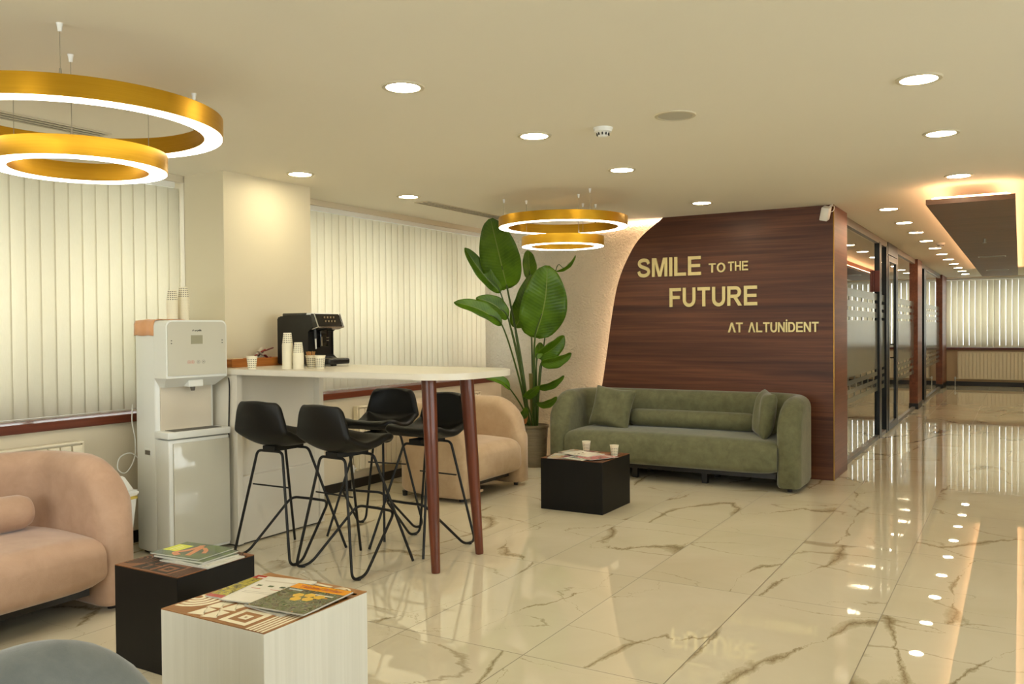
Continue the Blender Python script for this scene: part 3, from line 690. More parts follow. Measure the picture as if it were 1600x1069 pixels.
# ---------------------------------------------------------------- bar stools
def make_stool(label, loc, rz, grp):
    t = thing('bar_stool', label, 'bar stool', loc, rz, grp)
    prof = cr([(a-.065, b) for a, b in ((-.262, 1.000), (-.258, .93), (-.245, .86), (-.228, .79), (-.18, .735), (-.095, .708), (.0, .710), (.07, .724), (.125, .744), (.168, .752), (.188, .738))], 3)
    bm = BM(); n = 12; m = len(prof); rows_ = []
    for k, p in enumerate(prof):
        s = k/(m-1); w = .178+.045*min(1, s/.30) if s < .6 else .22-.02*(s-.6)
        top = min(1, s/.10); bot = min(1, (1-s)/.24)
        w *= (.84+.16*math.sqrt(1-(1-top)**2))*(.60+.40*math.sqrt(1-(1-bot)**2))
        row = []
        for i in range(n+1):
            u = -1+2*i/n; side = abs(u)**2.2
            back = max(0, 1-s/.42); y = p.x+side*.050*back; z = p.y+side*(.028*(1-back)*bot)
            if s > .30 and s < .55: z += side*.035*(1-abs(s-.42)/.13)
            row.append(bm.verts.new((u*w, y, z)))
        rows_.append(row)
    for A, B in zip(rows_, rows_[1:]):
        for i in range(n): bm.faces.new((A[i], A[i+1], B[i+1], B[i]))
    bm.transform(Matrix.Translation((0, 0, -.010))); o = obj('seat_shell', bm, m_leather, t, smooth=80)
    md = o.modifiers.new('t', 'SOLIDIFY'); md.thickness = .046; md.offset = -1
    md = o.modifiers.new('s', 'SUBSURF'); md.levels = 1; md.render_levels = 2
    r = .0085
    for s in (-1, 1):
        hair = smoothpath([(s*.03, -.19, .672), (s*.105, -.19, .672), (s*.238, -.272, r+.001), (s*.232, -.165, r+.001), (s*.160, .155, .315), (0, .165, .315)], .05, 7)
        obj('rear_leg', tube(BM(), hair, r), m_black, t, smooth=50)
        obj('front_leg', tube(BM(), smoothpath([(s*.03, .04, .672), (s*.10, .04, .672), (s*.225, .245, .004)], .04, 6), r), m_black, t, smooth=50)
        g = obj('foot_cap', lathe(BM(), [(0, 0), (.013, 0), (.012, .012), (0, .014)], 14, (s*.235, -.219, 0)), m_black, t, smooth=40)
    obj('stretcher', tube(BM(), [(-.155, -.182, .455), (.155, -.182, .455)], .005), m_black, t, smooth=50)
    sp = BM(); tube(sp, [(-.03, -.19, .672), (.03, -.19, .672)], r); tube(sp, [(-.03, .04, .672), (.03, .04, .672)], r); box(sp, -.05, .05, -.20, .05, .672, .704); obj('seat_support', sp, m_black, t, smooth=50)
    return t
G = 'black bar stools around the high table'
st = make_stool('black bar stool nearest the camera, second from the water dispenser', (-3.43, 3.95, 0), -.09, G)
dup(st, (-3.985, 3.975, 0), 0.01, 'black bar stool nearest the water dispenser, back towards the camera', G)
dup(st, (-3.89, 4.66, 0), PI+.15, 'black bar stool on the window side of the table, nearer the column', G)
dup(st, (-3.36, 4.49, 0), PI-.06, 'black bar stool on the window side partly behind the two wooden table legs', G)

# ---------------------------------------------------------------- cups
def cup_mat():
    t = NT('dotted_paper_cup'); X, Y, Z = t.xyz()
    a = t.math('MULTIPLY', t.math('ARCTAN2', Y, X), 14/(2*PI)); fa = t.math('PINGPONG', a, .5)
    zz = t.math('DIVIDE', t.math('SUBTRACT', Z, .012), .0125); fz = t.math('PINGPONG', zz, .5)
    d = t.math('ADD', t.math('POWER', t.math('MULTIPLY', fa, .9), 2.), t.math('POWER', t.math('MULTIPLY', fz, 1.3), 2.))
    m = t.math('MULTIPLY', t.math('LESS_THAN', d, .085), t.math('MULTIPLY', t.math('GREATER_THAN', Z, .008), t.math('LESS_THAN', Z, .072)))
    t.bs(t.mix(m, lin((238, 230, 204)), lin((44, 40, 28))), .6, spec=.3); return t.m
m_cup = cup_mat()
CH = .085
bm = lathe(BM(), [(0, .003), (.024, .003), (.0245, 0), (.0255, .002), (.0345, CH-.003), (.0365, CH-.002), (.0365, CH), (.0345, CH), (.0335, CH-.004), (.0245, .006), (0, .006)], 32)
cup0 = obj('paper_cup', bm, m_cup, smooth=40); cup_used = False
def cup(loc, label, group=None, inv=False, rz=0.):
    global cup_used
    o = cup0 if not cup_used else cup0.copy()
    if cup_used: COL.objects.link(o)
    cup_used = True
    o.location = (loc[0], loc[1], loc[2]+(CH if inv else 0)); o.rotation_euler = (PI if inv else 0, 0, rz)
    tag(o, label, 'paper cup', group)
    if not group and 'group' in o: del o['group']
    return o
cup((-4.315, 3.955, ZB1), 'single upright dotted paper cup in front of the wooden tray')
cup((-4.03, 4.20, ZB1), 'upright dotted paper cup filled with wooden stir sticks')
cup((-3.94, 4.19, ZB1), 'upright dotted paper cup right of the cup with the stir sticks')
def stack(x, y, z, n, top, rest, grp, pitch=.0125):
    for k in range(n): cup((x, y, z+k*pitch), top if k == n-1 else rest, grp, True, rz=random.random())
stack(-4.095, 4.055, ZB1, 13, 'topmost cup of the taller upturned stack before the coffee machine', 'lower cup within the taller upturned stack on the bar table', 'cups stacked before the coffee machine')
stack(-4.02, 4.075, ZB1, 8, 'topmost cup of the shorter upturned stack on the bar table', 'lower cup within the shorter upturned stack on the bar table', 'cups stacked before the coffee machine')
rs = random.Random(3)
for k in range(26):
    a = rs.uniform(0, 2*PI); r = .019*math.sqrt(rs.random()); b = Vector((-4.03+r*.6*math.cos(a), 4.20+r*.6*math.sin(a), ZB1+.008)); tip = Vector((-4.03+r*1.75*math.cos(a), 4.20+r*1.75*math.sin(a), ZB1+.108+rs.uniform(-.004, .004)))
    o = obj('stir_stick', tube(BM(), [b, tip], .0021, 4), m_traywood if k else wood('stick_wood', (196, 140, 76), (220, 168, 104), 2), None)
    if k: o.data.materials[0] = bpy.data.materials['stick_wood']
    tag(o, 'thin pale wooden stir stick standing in the paper cup', 'stir stick', 'stir sticks in the paper cup')

# wooden tray and its sachets
t = thing('wooden_tray', 'long acacia wood box tray at the column end of the bar table', 'tray', (-4.642, 4.30, ZB1), 0)
def wb(*a): return box(BM(), *a, bev=.002, seg=1)
m_tw = wood('acacia_wood_side', (150, 84, 34), (204, 134, 60), 1, .4, 1.2)
obj('tray_base', wb(-.045, .045, -.27, .27, .001, .010), m_tw, t)
obj('side_board', wb(.045, .057, -.27, .27, .0, .058), m_tw, t); obj('side_board', wb(-.057, -.045, -.27, .27, .0, .058), m_tw, t)
obj('end_board', wb(-.045, .045, -.27, -.258, .010, .055), m_traywood, t); obj('end_board', wb(-.045, .045, .258, .27, .010, .055), m_traywood, t)
obj('divider', wb(-.045, .045, -.13, -.12, .010, .052), m_traywood, t)
sc = [(150, 40, 36), (212, 204, 188), (120, 34, 34), (196, 188, 170), (70, 48, 42), (206, 196, 176)]
rs = random.Random(5)
for k in range(9):
    q = box(BM(), -.011, .011, -.045, .045, -.0035, .0035, bev=.0028); mt = plain('sachet_foil_%d' % k if False else 'sachet_foil', sc[k % 6], .28, .3)
    q.transform(Matrix.Translation((-4.64+rs.uniform(-.02, .02), 4.36+rs.uniform(-.05, .06), ZB1+.035+.010*k)) @ Matrix.Rotation(rs.uniform(-.35, .35), 4, 'Z') @ Matrix.Rotation(rs.uniform(-.7, .7), 4, 'X'))
    nm = ['red', 'silver', 'dark red', 'grey', 'brown', 'pale silver'][k % 6]
    tag(obj('sachet', q, mt, smooth=40), nm+' drink sachet lying in the wooden tray', 'sachet', 'drink sachets in the wooden tray')
q = box(BM(), -4.68, -4.60, 4.05, 4.14, ZB1+.012, ZB1+.062, bev=.003, seg=1); tag(obj('sugar_box', q, plain('pale_carton', (226, 206, 170), .6)), 'pale carton of sachets at the camera end of the wooden tray', 'box')

# ---------------------------------------------------------------- coffee machine
t = thing('coffee_machine', 'black automatic coffee machine with sloped display on the bar table', 'coffee machine', (-4.355, 4.53, ZB1), -.02)
# local: front towards +x, width along y
wd = .125
side = [(-.20, .010), (.155, .010), (.155, .05), (.10, .07), (.10, .245), (.155, .262), (.150, .345), (.128, .358), (-.18, .350), (-.20, .335)]
bm = prism(BM(), side, 1, -wd, wd); bmesh.ops.bevel(bm, geom=list(bm.edges), offset=.008, segments=2, affect='EDGES'); obj('body', bm, m_blackplastic, t, smooth=35)
for x in (-.16, .12):
    for y in (-.09, .09): obj('foot', lathe(BM(), [(0, 0), (.012, 0), (.012, .011), (0, .011)], 12, (x, y, 0)), m_blackplastic, t)
obj('hopper_lid', box(BM(), -.17, .06, -.10, .10, .346, .372, bev=.008), m_blackgloss, t, smooth=35)
obj('rear_lid', box(BM(), .066, .12, -.10, .10, .35, .371, bev=.006), m_white, t, smooth=35)
q = prism(BM(), [(.152, .258), (.205, .272), (.168, .362), (.128, .366)], 1, -wd-.002, wd+.002); bmesh.ops.bevel(q, geom=list(q.edges), offset=.006, segments=2, affect='EDGES'); dp = obj('display_panel', q, m_blackgloss, t, smooth=35)
fr = BM()
for y in (-wd-.004, wd-.002): prism(fr, [(.206, .270), (.211, .274), (.173, .366), (.167, .364)], 1, y, y+.006)
prism(fr, [(.150, .253), (.206, .268), (.211, .274), (.206, .275), (.150, .259)], 1, -wd-.004, wd+.004); obj('chrome_rim', fr, m_chrome, dp)
ic = BM(); m_icon = plain('display_icons', (150, 130, 96), .4)
for i in range(4):
    for j in range(2):
        f = .38+.3*j; x = .2055+(.168-.2055)*f; z = .272+(.362-.272)*f; y = -.045+.03*i; box(ic, x, x+.0035, y, y+.012, z, z+.013)
obj('icons', ic, m_icon, dp)
sp = BM(); box(sp, .10, .150, -.045, .035, .13, .25, bev=.006); obj('spout_block', sp, m_blackgloss, t, smooth=35)
box_ = BM(); box(box_, .150, .156, -.045, -.035, .14, .205); box(box_, .150, .156, .005, .03, .195, .200); box(box_, .150, .156, .005, .03, .175, .180); obj('spout_trim', box_, m_chrome, t)
obj('steam_wand', tube(BM(), [(.135, -.085, .25), (.142, -.088, .19), (.148, -.09, .12)], [.009, .008, .006], 14), m_steel, t, smooth=40)
obj('wand_grip', tube(BM(), [(.135, -.085, .255), (.142, -.088, .19)], .0115, 14), m_blackplastic, t, smooth=40)
q = box(BM(), .10, .285, -.105, .105, .012, .052, bev=.012); tr = obj('drip_tray', q, m_blackplastic, t, smooth=35)
gr = BM()
for k in range(9): box(gr, .16, .27, -.085+.02*k, -.075+.02*k, .052, .054)
obj('drip_grille', gr, m_steel, tr); obj('foot', bx(.22, .235, -.02, .02, 0, .013), m_blackplastic, t)

# ---------------------------------------------------------------- water dispenser
t = thing('water_dispenser', 'tall white water dispenser with glass front door beside the bar cabinet', 'water dispenser', (-4.42, 3.852, 0), -math.radians(8))
# local: origin at front right foot; x forward (front face at x=0), y from -w to 0
w = .43; D_ = .40
m_disp = plain('dispenser_white', (226, 228, 222), .28, var=.01)
m_dglass = plain('dispenser_glass_front', (202, 200, 184), .10, coat=.3, var=.03, vs=2)
bd = box(BM(), -D_, -.151, -w+.012, -.012, .02, 1.485, bev=.02); obj('body', bd, m_disp, t, smooth=35)
obj('plinth', bx(-D_+.02, -.03, -w+.05, -.05, 0, .03), m_base, t)
obj('lower_cabinet', box(BM(), -.152, 0, -w+.008, -.002, .03, .745, bev=.008), m_disp, t, smooth=35)
dr = obj('door', box(BM(), .001, .014, -w+.035, -.008, .05, .725, bev=.004, seg=2), m_dglass, t, smooth=35)
obj('drip_tray', box(BM(), -.151, .015, -w-.002, .002, .752, .795, bev=.006), m_disp, t, smooth=35)
g = BM()
for k in range(14): box(g, -.115+.008*k, -.111+.008*k, -w+.05, -.05, .795, .798)
obj('drip_grille', g, m_alu, t)
# upper head with bevelled lower edge
q = BM(); pts = arc(-w+.045, 1.445, .04, PI, PI/2, 8)+arc(-.045, 1.445, .04, PI/2, 0, 8)+[(-.005, 1.125), (-w+.005, 1.125)]
prism(q, pts, 0, -.15, -.010); obj('head', q, m_disp, t, smooth=35)
q = BM(); pts2 = [(-w+.05+.0, 1.115), ] ; pts = arc(-w+.05, 1.440, .035, PI, PI/2, 8)+arc(-.05, 1.440, .035, PI/2, 0, 8)+[(-.015, 1.14), (-w+.015, 1.14)]
prism(q, pts, 0, -.010, -.004); fp = obj('front_glass', q, m_dglass, t, smooth=35)
q = BM(); V = [q.verts.new(p) for p in ((-.010, -w+.005, 1.125), (-.010, -.005, 1.125), (-.10, -.04, 1.065), (-.10, -w+.04, 1.065), (-.15, -w+.005, 1.125), (-.15, -.005, 1.125), (-.15, -.04, 1.065), (-.15, -w+.04, 1.065))]
for f in ((0, 1, 2, 3), (0, 4, 5, 1), (1, 5, 6, 2), (3, 2, 6, 7), (0, 3, 7, 4), (4, 7, 6, 5)): q.faces.new([V[i] for i in f])
obj('head_underside', q, m_disp, t)
obj('niche_panel', bx(-.152, -.140, -w+.04, -.04, .795, 1.07), plain('niche_plastic', (214, 204, 184), .35), t)
obj('spout_cover', box(BM(), -.12, -.035, -w/2-.045, -w/2+.055, 1.065, 1.108, bev=.004), m_disp, t)
obj('spout', lathe(BM(), [(0, 0), (.012, 0), (.018, .03), (0, .03)], 16, (-.075, -w/2+.005, 1.038)), m_alu, t, smooth=40)
obj('display', bx(-.004, -.0025, -w/2-.045, -w/2+.035, 1.335, 1.39), plain('lcd_grey', (150, 146, 118), .3), fp)
m_ink = plain('dark_ink', (40, 38, 34), .5); m_inkred = plain('red_ink', (196, 104, 90), .5)
RZ = Matrix.Rotation(PI/2, 4, 'Z')
bd2 = text_obj('brand_mark', 'ar\u00e7elik', -.02, .03, 0, .011, .0008, m_ink, fp, .02, Matrix.Translation((-.0035, -w/2, 1.415)) @ RZ)
q = BM(); prism(q, [(-w/2-.035, 1.417), (-w/2-.031, 1.424), (-w/2-.025, 1.426), (-w/2-.027, 1.419), (-w/2-.031, 1.415)], 0, -.004, -.0028); obj('leaf_mark', q, m_ink, fp)
for s, y in ((-1, -w+.035), (1, -.045)):
    q = BM()
    for z in (1.355, 1.338): box(q, -.004, -.0028, y, y+.008, z, z+.005)
    obj('indicator_dots', q, m_ink, fp)
for i, (y, mt) in enumerate(((-w/2-.06, m_inkred), (-w/2-.035, m_inkred), (-w/2+.005, m_alu), (-w/2+.04, m_alu))):
    q = BM(); lathe(q, [(.011, 0), (.011, .0008), (.0095, .0008), (.0095, 0), (.011, 0)], 20); lathe(q, [(0, 0), (.004, 0), (.004, .0008), (0, .0008)], 8); q.transform(Matrix.Translation((-.0042, y, 1.222)) @ Matrix.Rotation(PI/2, 4, 'Y')); obj('button', q, mt, fp)
q = BM(); prism(q, [(-w/2-.014, .935), (-w/2+.012, .935), (-w/2-.001, .962)], 0, -.1455, -.1445); prism(q, [(-w/2-.009, .92), (-w/2+.008, .92), (-w/2+.008, .928), (-w/2-.009, .928)], 0, -.1455, -.1445); obj('warning_mark', q, m_inkred, t)
q = box(BM(), -.285, -.205, -w+.006, -w+.0125, .63, .68, bev=.002, seg=1)
hr = obj('side_grip', q, m_disp, t); q = box(BM(), -.275, -.215, -w+.0045, -w+.006, .640, .668); obj('grip_recess', q, m_alu, hr)
# cloth over the dispenser top
q = BM(); rows_ = []; rs = random.Random(2)
prof = [(-w+.003, 1.39), (-w+.005, 1.43), (-w+.005, 1.462), (-w+.014, 1.484), (-w+.05, 1.492), (-w+.12, 1.491), (-w+.22, 1.4905)]
for i in range(13):
    x = -D_+.01+(.235)*i/12; rows_.append([q.verts.new((x, y-.0+(.003*math.sin(i*1.1) if k < 3 else 0)-.0, z+.002*math.sin(i*.9+k))) for k, (y, z) in enumerate(prof)])
for A, B in zip(rows_, rows_[1:]):
    for k in range(len(prof)-1): q.faces.new((A[k], B[k], B[k+1], A[k+1]))
o = obj('folded_cloth', q, fabric('peach_cloth', (232, 176, 130), (222, 164, 118)), smooth=60); o.modifiers.new('t', 'SOLIDIFY').thickness = .004
o.location = t.location; o.rotation_euler = t.rotation_euler; tag(o, 'peach folded cloth draped over the top edge of the water dispenser', 'cloth')
def dl(x, y):
    a = -math.radians(8); return (-4.42+x*math.cos(a)-y*math.sin(a), 3.852+x*math.sin(a)+y*math.cos(a))
p1, p2 = dl(-.20, -.27), dl(-.22, -.18)
stack(p1[0], p1[1], 1.4955, 7, 'topmost cup of the lower upturned stack on the water dispenser', 'lower cup within the lower upturned stack on the water dispenser', 'cups stacked on the water dispenser', .0165)
stack(p2[0], p2[1], 1.486, 9, 'topmost cup of the taller upturned stack on the water dispenser', 'lower cup within the taller upturned stack on the water dispenser', 'cups stacked on the water dispenser', .0165)
tag(obj('power_cable', tube(BM(), cr([(-4.44, 3.87, 1.11), (-4.445, 3.88, 1.05), (-4.46, 3.888, .9), (-4.47, 3.886, .6), (-4.48, 3.886, .25), (-4.50, 3.886, .012)], 6), .0045, 8), m_black, smooth=60), 'black cable hanging between the water dispenser and the bar cabinet', 'cable')
tag(obj('power_cable', tube(BM(), cr([(-5.08, 3.62, .93), (-5.06, 3.60, .82), (-5.03, 3.60, .70), (-5.00, 3.57, .58), (-4.99, 3.50, .50), (-5.00, 3.45, .53), (-5.02, 3.48, .60), (-5.0, 3.55, .62), (-4.97, 3.60, .55), (-4.94, 3.64, .40), (-4.92, 3.66, .2), (-4.92, 3.66, .012)], 6), .004, 8), m_white, smooth=60), 'white cable looped at the window side of the water dispenser', 'cable')
# waste bin
t = thing('waste_bin', 'white plastic waste bin with sloped lid between the pink sofa and the dispenser', 'waste bin', (-4.80, 3.22, 0), .15)
q = BM()
def frust(bm, a, b, z0, z1):
    lo = [bm.verts.new((x*a, y*a, z0)) for x, y in ((-1, -1), (1, -1), (1, 1), (-1, 1))]; hi = [bm.verts.new((x*b, y*b, z1)) for x, y in ((-1, -1), (1, -1), (1, 1), (-1, 1))]
    bm.faces.new(lo); bm.faces.new(hi)
    for i in range(4): bm.faces.new((lo[i], lo[(i+1) % 4], hi[(i+1) % 4], hi[i]))
    bmesh.ops.bevel(bm, geom=[e for e in bm.edges], offset=.012, segments=2, affect='EDGES'); return bm
obj('tub', frust(q, .10, .132, 0, .40), m_white, t, smooth=40)
obj('bag_rim', frust(BM(), .135, .137, .375, .41), plain('yellow_bin_bag', (214, 190, 90), .5), t, smooth=40)
ld = obj('lid', frust(BM(), .140, .142, .405, .44), m_white, t, smooth=40)
q = prism(BM(), [(-.12, .44), (.12, .44), (.04, .52), (-.04, .52)], 1, -.12, .12); bmesh.ops.bevel(q, geom=list(q.edges), offset=.008, segments=2, affect='EDGES'); obj('swing_flap', q, m_white, ld, smooth=40)

# ---------------------------------------------------------------- cube tables
m_bcube = wood('black_stained_wood', (6, 5, 4), (13, 11, 9), 2, .5, .6, .3)
m_wcube = wood('white_stained_wood', (214, 212, 200), (228, 226, 216), 2, .5, .8)
m_topbrown = wood('brown_table_top', (140, 92, 44), (166, 116, 62), 0, .4, 1)
m_topdark = wood('dark_brown_table_top', (104, 60, 28), (140, 86, 44), 0, .4, 1)
m_inl = plain('cream_inlay', (232, 222, 192), .5); m_inlb = plain('black_inlay', (34, 24, 16), .5)
def inlay(bm, poly, s): prism(bm, [((u-.5)*s, (v-.5)*s) for u, v in poly], 2, 0, .0006)
def ringpoly(bm, cu, cv, r0, r1, s, a0=0., a1=2*PI, n=20):
    for k in range(n):
        b0, b1 = a0+(a1-a0)*k/n, a0+(a1-a0)*(k+1)/n
        q = [(cu+r0*math.cos(b0), cv+r0*math.sin(b0)), (cu+r1*math.cos(b0), cv+r1*math.sin(b0)), (cu+r1*math.cos(b1), cv+r1*math.sin(b1)), (cu+r0*math.cos(b1), cv+r0*math.sin(b1))]
        if all(0 <= a <= 1 and 0 <= b <= 1 for a, b in q): inlay(bm, q, s)
def pattern(bm, s):
    for r in (.06, .11, .16, .21): ringpoly(bm, .02, .30, r-.03, r, s)
    for i in range(3):
        for k in range(2):      # zigzag triangles
            v = .02+.16*i; u = .24+.13*k
            inlay(bm, [(u, v), (u+.13, v+.03), (u+.02, v+.15)], s)
            inlay(bm, [(u+.02, v+.16), (u+.10, v+.05), (u+.12, v+.15)], s)
    def diamond(cu, cv, r1, r0):
        q = [(-1, 0), (0, -1), (1, 0), (0, 1)]
        for a in range(4):
            p, n = q[a], q[(a+1) % 4]; inlay(bm, [(cu+p[0]*r1, cv+p[1]*r1), (cu+n[0]*r1, cv+n[1]*r1), (cu+n[0]*r0, cv+n[1]*r0), (cu+p[0]*r0, cv+p[1]*r0)], s)
    def sq(cu, cv, r1, r0):
        for a, b, c, d in ((-r1, -r1, r1, -r0), (-r1, r0, r1, r1), (-r1, -r0, -r0, r0), (r0, -r0, r1, r0)): inlay(bm, [(cu+a, cv+b), (cu+c, cv+b), (cu+c, cv+d), (cu+a, cv+d)], s)
    sq(.66, .16, .125, .085); sq(.66, .16, .038, .012); sq(.66, .46, .125, .085); sq(.66, .46, .038, .012)
    for k in range(5): inlay(bm, [(.83+.034*k, .0), (.848+.034*k, .0), (.848+.034*k, .52), (.83+.034*k, .52)], s)
    for k in range(6): inlay(bm, [(.02+.05*k, .60), (.045+.05*k, .60), (.045+.05*k, .92), (.02+.05*k, .92)], s)
    inlay(bm, [(.36, .74), (.70, .74), (.70, .77), (.36, .77)], s); inlay(bm, [(.36, .94), (.70, .94), (.70, .97), (.36, .97)], s)
    for cu, cv in ((.82, .68), (.82, .90)):
        for r in (.03, .06, .09): ringpoly(bm, cu, cv, r-.017, r, s)
    for k in range(4):
        for j in range(4): inlay(bm, [(.93+.03*(j % 2), .58+.1*k), (.955+.03*(j % 2), .58+.1*k), (.955+.03*(j % 2), .62+.1*k), (.93+.03*(j % 2), .62+.1*k)], s)
def cube_table(label, x0, y0, s, h, body, top, inl, rz=0):
    t = thing('cube_table', label, 'side table', (x0+s/2, y0+s/2, 0), rz)
    obj('body', box(BM(), -s/2, s/2, -s/2, s/2, 0, h-.003, bev=.002, seg=1), body, t)
    tp = obj('top_panel', box(BM(), -s/2+.001, s/2-.001, -s/2+.001, s/2-.001, h-.003, h), top, t)
    q = BM(); pattern(q, s*.99); q.transform(Matrix.Translation((0, 0, h))); obj('inlay', q, inl, tp)
    return t
cube_table('white cube table with brown and cream patterned top in the foreground', -2.66, 1.997, .52, .42, m_wcube, m_topbrown, m_inl)
cube_table('tall black cube table with dark patterned top beside the pink sofa', -3.338, 2.28, .407, .42, m_bcube, m_topdark, m_inlb)
cube_table('black cube coffee table in front of the green sofa', -3.237, 5.895, .53, .40, m_bcube, m_topdark, m_inlb)

# ---------------------------------------------------------------- magazines
def cover(name, blocks, pal, bgc, scale=9., nz=.55, region=None):
    # blocks: (x0, x1, y0, y1, colour) in cover fractions; noise picture inside region
    t = NT(name); g = t.new('ShaderNodeTexCoord'); X, Y, Z = t.xyz(g.outputs['Generated'])
    n = t.noise(g.outputs['Generated'], scale, 5, .7, .6)[0]
    stops = [(.30+.4*i/(len(pal)-1), c) for i, c in enumerate(pal)]
    pic = t.ramp(n, stops); c = lin(bgc)
    col = t.mix(t.rect(X, Y, *(region or (0, 1, 0, 1))), c, pic)
    for x0, x1, y0, y1, cc in blocks: col = t.mix(t.rect(X, Y, x0, x1, y0, y1), col, lin(cc))
    t.bs(col, .22, spec=.5, coat=.2); return t.m
m_pages = plain('page_edges', (206, 202, 190), .7)
def magazine(label, loc, rz, w, h, th, cov, group=None, tilt=(0, 0)):
    t = thing('magazine', label, 'magazine', loc, rz, group); t.rotation_euler = (tilt[0], tilt[1], rz)
    obj('pages', bx(-w/2+.0015, w/2-.0015, -h/2+.0015, h/2-.0015, .0004, th-.0004), m_pages, t)
    obj('cover', bx(-w/2, w/2, -h/2, h/2, th-.0004, th), cov, t); obj('back_cover', bx(-w/2, w/2, -h/2, h/2, 0, .0004), m_pages, t); obj('spine', bx(-w/2-.0006, -w/2+.0012, -h/2, h/2, 0, th), m_pages, t)
    return t
m_gcov = cover('garden_cover', [(0, 1, .80, .99, (236, 156, 22)), (.5, .9, .66, .70, (226, 220, 200)), (.5, .86, .59, .625, (214, 150, 60)), (.06, .3, .72, .76, (190, 200, 190))], [(16, 18, 14), (60, 48, 34), (130, 120, 96), (56, 100, 28), (120, 44, 40), (190, 180, 120)], (40, 40, 30), 11.)
m_list = cover('leaflet_cover', [(.1, .9, .80, .84, (210, 200, 180)), (.12, .22, .6, .66, (90, 104, 70)), (.35, .45, .6, .66, (96, 110, 76)), (.58, .68, .6, .66, (80, 96, 70)), (.12, .3, .5, .515, (190, 80, 70)), (.5, .68, .5, .515, (190, 80, 70)), (.1, .8, .38, .39, (170, 164, 150)), (.1, .7, .33, .34, (170, 164, 150))], [(228, 222, 204), (236, 230, 214)], (234, 228, 210), 3.)
m_redcov = cover('red_strip_cover', [(0, 1, .86, 1, (176, 60, 44)), (0, 1, 0, .10, (186, 70, 56)), (.1, .8, .89, .93, (230, 214, 196))], [(52, 48, 30), (120, 110, 50), (196, 180, 60), (90, 70, 40)], (220, 212, 190), 7.)
m_photo = cover('gardener_cover', [(.30, .78, .68, .99, (206, 212, 34)), (.36, .72, .86, .885, (232, 232, 150)), (.36, .66, .79, .81, (232, 232, 150))], [(52, 62, 54), (66, 78, 66), (92, 112, 48), (120, 140, 50)], (58, 66, 58), 3.)
m_mix1 = cover('collage_cover', [(.05, .5, .55, .9, (190, 190, 176)), (.55, .95, .1, .5, (150, 70, 90)), (.1, .45, .1, .4, (200, 180, 150))], [(150, 60, 40), (196, 150, 110), (180, 186, 180), (90, 100, 60)], (190, 170, 140), 4.)
m_mix2 = cover('pale_cover', [(.1, .9, .8, .9, (230, 226, 214)), (.1, .5, .2, .6, (120, 130, 128))], [(176, 188, 188), (214, 208, 190), (150, 160, 150)], (200, 204, 196), 5.)
m_pinkc = cover('pink_cover', [(.1, .9, .75, .9, (220, 190, 180))], [(160, 60, 80), (196, 120, 120), (90, 60, 70)], (170, 90, 100), 5.)
zt = .4208
magazine('magazine with red strips under the white leaflet on the white cube table', (-2.54, 2.32, zt), .10, .205, .29, .006, m_redcov)
magazine('thin grey-edged magazine at the bottom of the pile on the white cube table', (-2.30, 2.29, zt), -.10, .205, .28, .005, m_mix2)
magazine('white leaflet with small plant pictures under the garden magazine', (-2.45, 2.32, zt+.0063), .20, .225, .30, .005, m_list)
g = magazine('garden magazine with orange masthead on top of the white cube table pile', (-2.262, 2.293, zt+.0117), .08, .26, .285, .006, m_gcov)
hx = BM()
for (cx, cy) in ((-.03, .02), (.012, .035), (-.012, -.018), (.032, -.004), (.058, .03)): prism(hx, [(cx+.023*math.cos(a*PI/3), cy+.023*math.sin(a*PI/3)) for a in range(6)], 2, .006, .0063)
obj('honeycomb_picture', hx, plain('honeycomb_yellow', (222, 178, 56), .3), g)
text_obj('masthead', 'Yabani Ar\u0131lar', -.10, .10, 0, .028, .0003, plain('masthead_red', (170, 70, 24), .4), g, .0, Matrix.Translation((0, .100, .0064)) @ Matrix.Rotation(-PI/2, 4, 'X'))
zt = .4208
magazine('pale magazine at the bottom of the pile on the tall black cube table', (-3.07, 2.52, zt), 1.62, .21, .29, .005, m_mix2)
magazine('dark green magazine in the middle of the pile on the black cube table', (-3.11, 2.53, zt+.0053), 1.52, .21, .285, .007, m_photo)
magazine('dark slate magazine just under the topmost one on the tall black cube table', (-3.12, 2.53, zt+.0126), 1.66, .21, .285, .006, m_photo)
g = magazine('magazine with yellow label and bare hands on top of the black cube pile', (-3.16, 2.54, zt+.0190), 1.66, .21, .285, .004, m_photo)
# the picture of arms and clasped hands printed on the cover
pf = BM(); tube(pf, cr([(-.085, .0, 0), (-.055, .045, 0), (-.01, .02, 0), (.05, .012, 0), (.082, .02, 0)], 4), .014, 8); tube(pf, cr([(-.075, -.045, 0), (-.03, -.03, 0), (.02, -.012, 0), (.055, .0, 0)], 4), .013, 8); tube(pf, cr([(-.02, -.085, 0), (.02, -.06, 0), (.05, -.02, 0)], 4), .010, 8)
for v in pf.verts: v.co.z = .0042+v.co.z*.004
obj('hands_picture', pf, plain('printed_skin', (196, 132, 92), .4), g, smooth=40)
zt = .4008
for lb, x, y, z, rz, mt in (('colourful magazine at the left front corner of the coffee table', -3.11, 6.04, 0, .25, m_mix1), ('pale blue magazine at the front of the coffee table pile', -2.93, 6.02, .0043, -.2, m_mix2), ('pink covered magazine at the right front corner of the coffee table', -2.83, 6.06, .0086, -.5, m_pinkc), ('red brown magazine at the back left of the coffee table', -3.08, 6.26, .0043, 1.4, m_mix1), ('white leaflet lying on top of the coffee table pile', -2.98, 6.14, .0129, 1.25, m_list)):
    magazine(lb, (x, y, zt+z), rz, .20, .27, .004, mt)
cup((-3.06, 6.355, .402), 'upright dotted paper cup at the back of the coffee table', rz=.6)
cup((-2.76, 6.24, .402), 'upright dotted paper cup at the right of the coffee table', rz=.2)

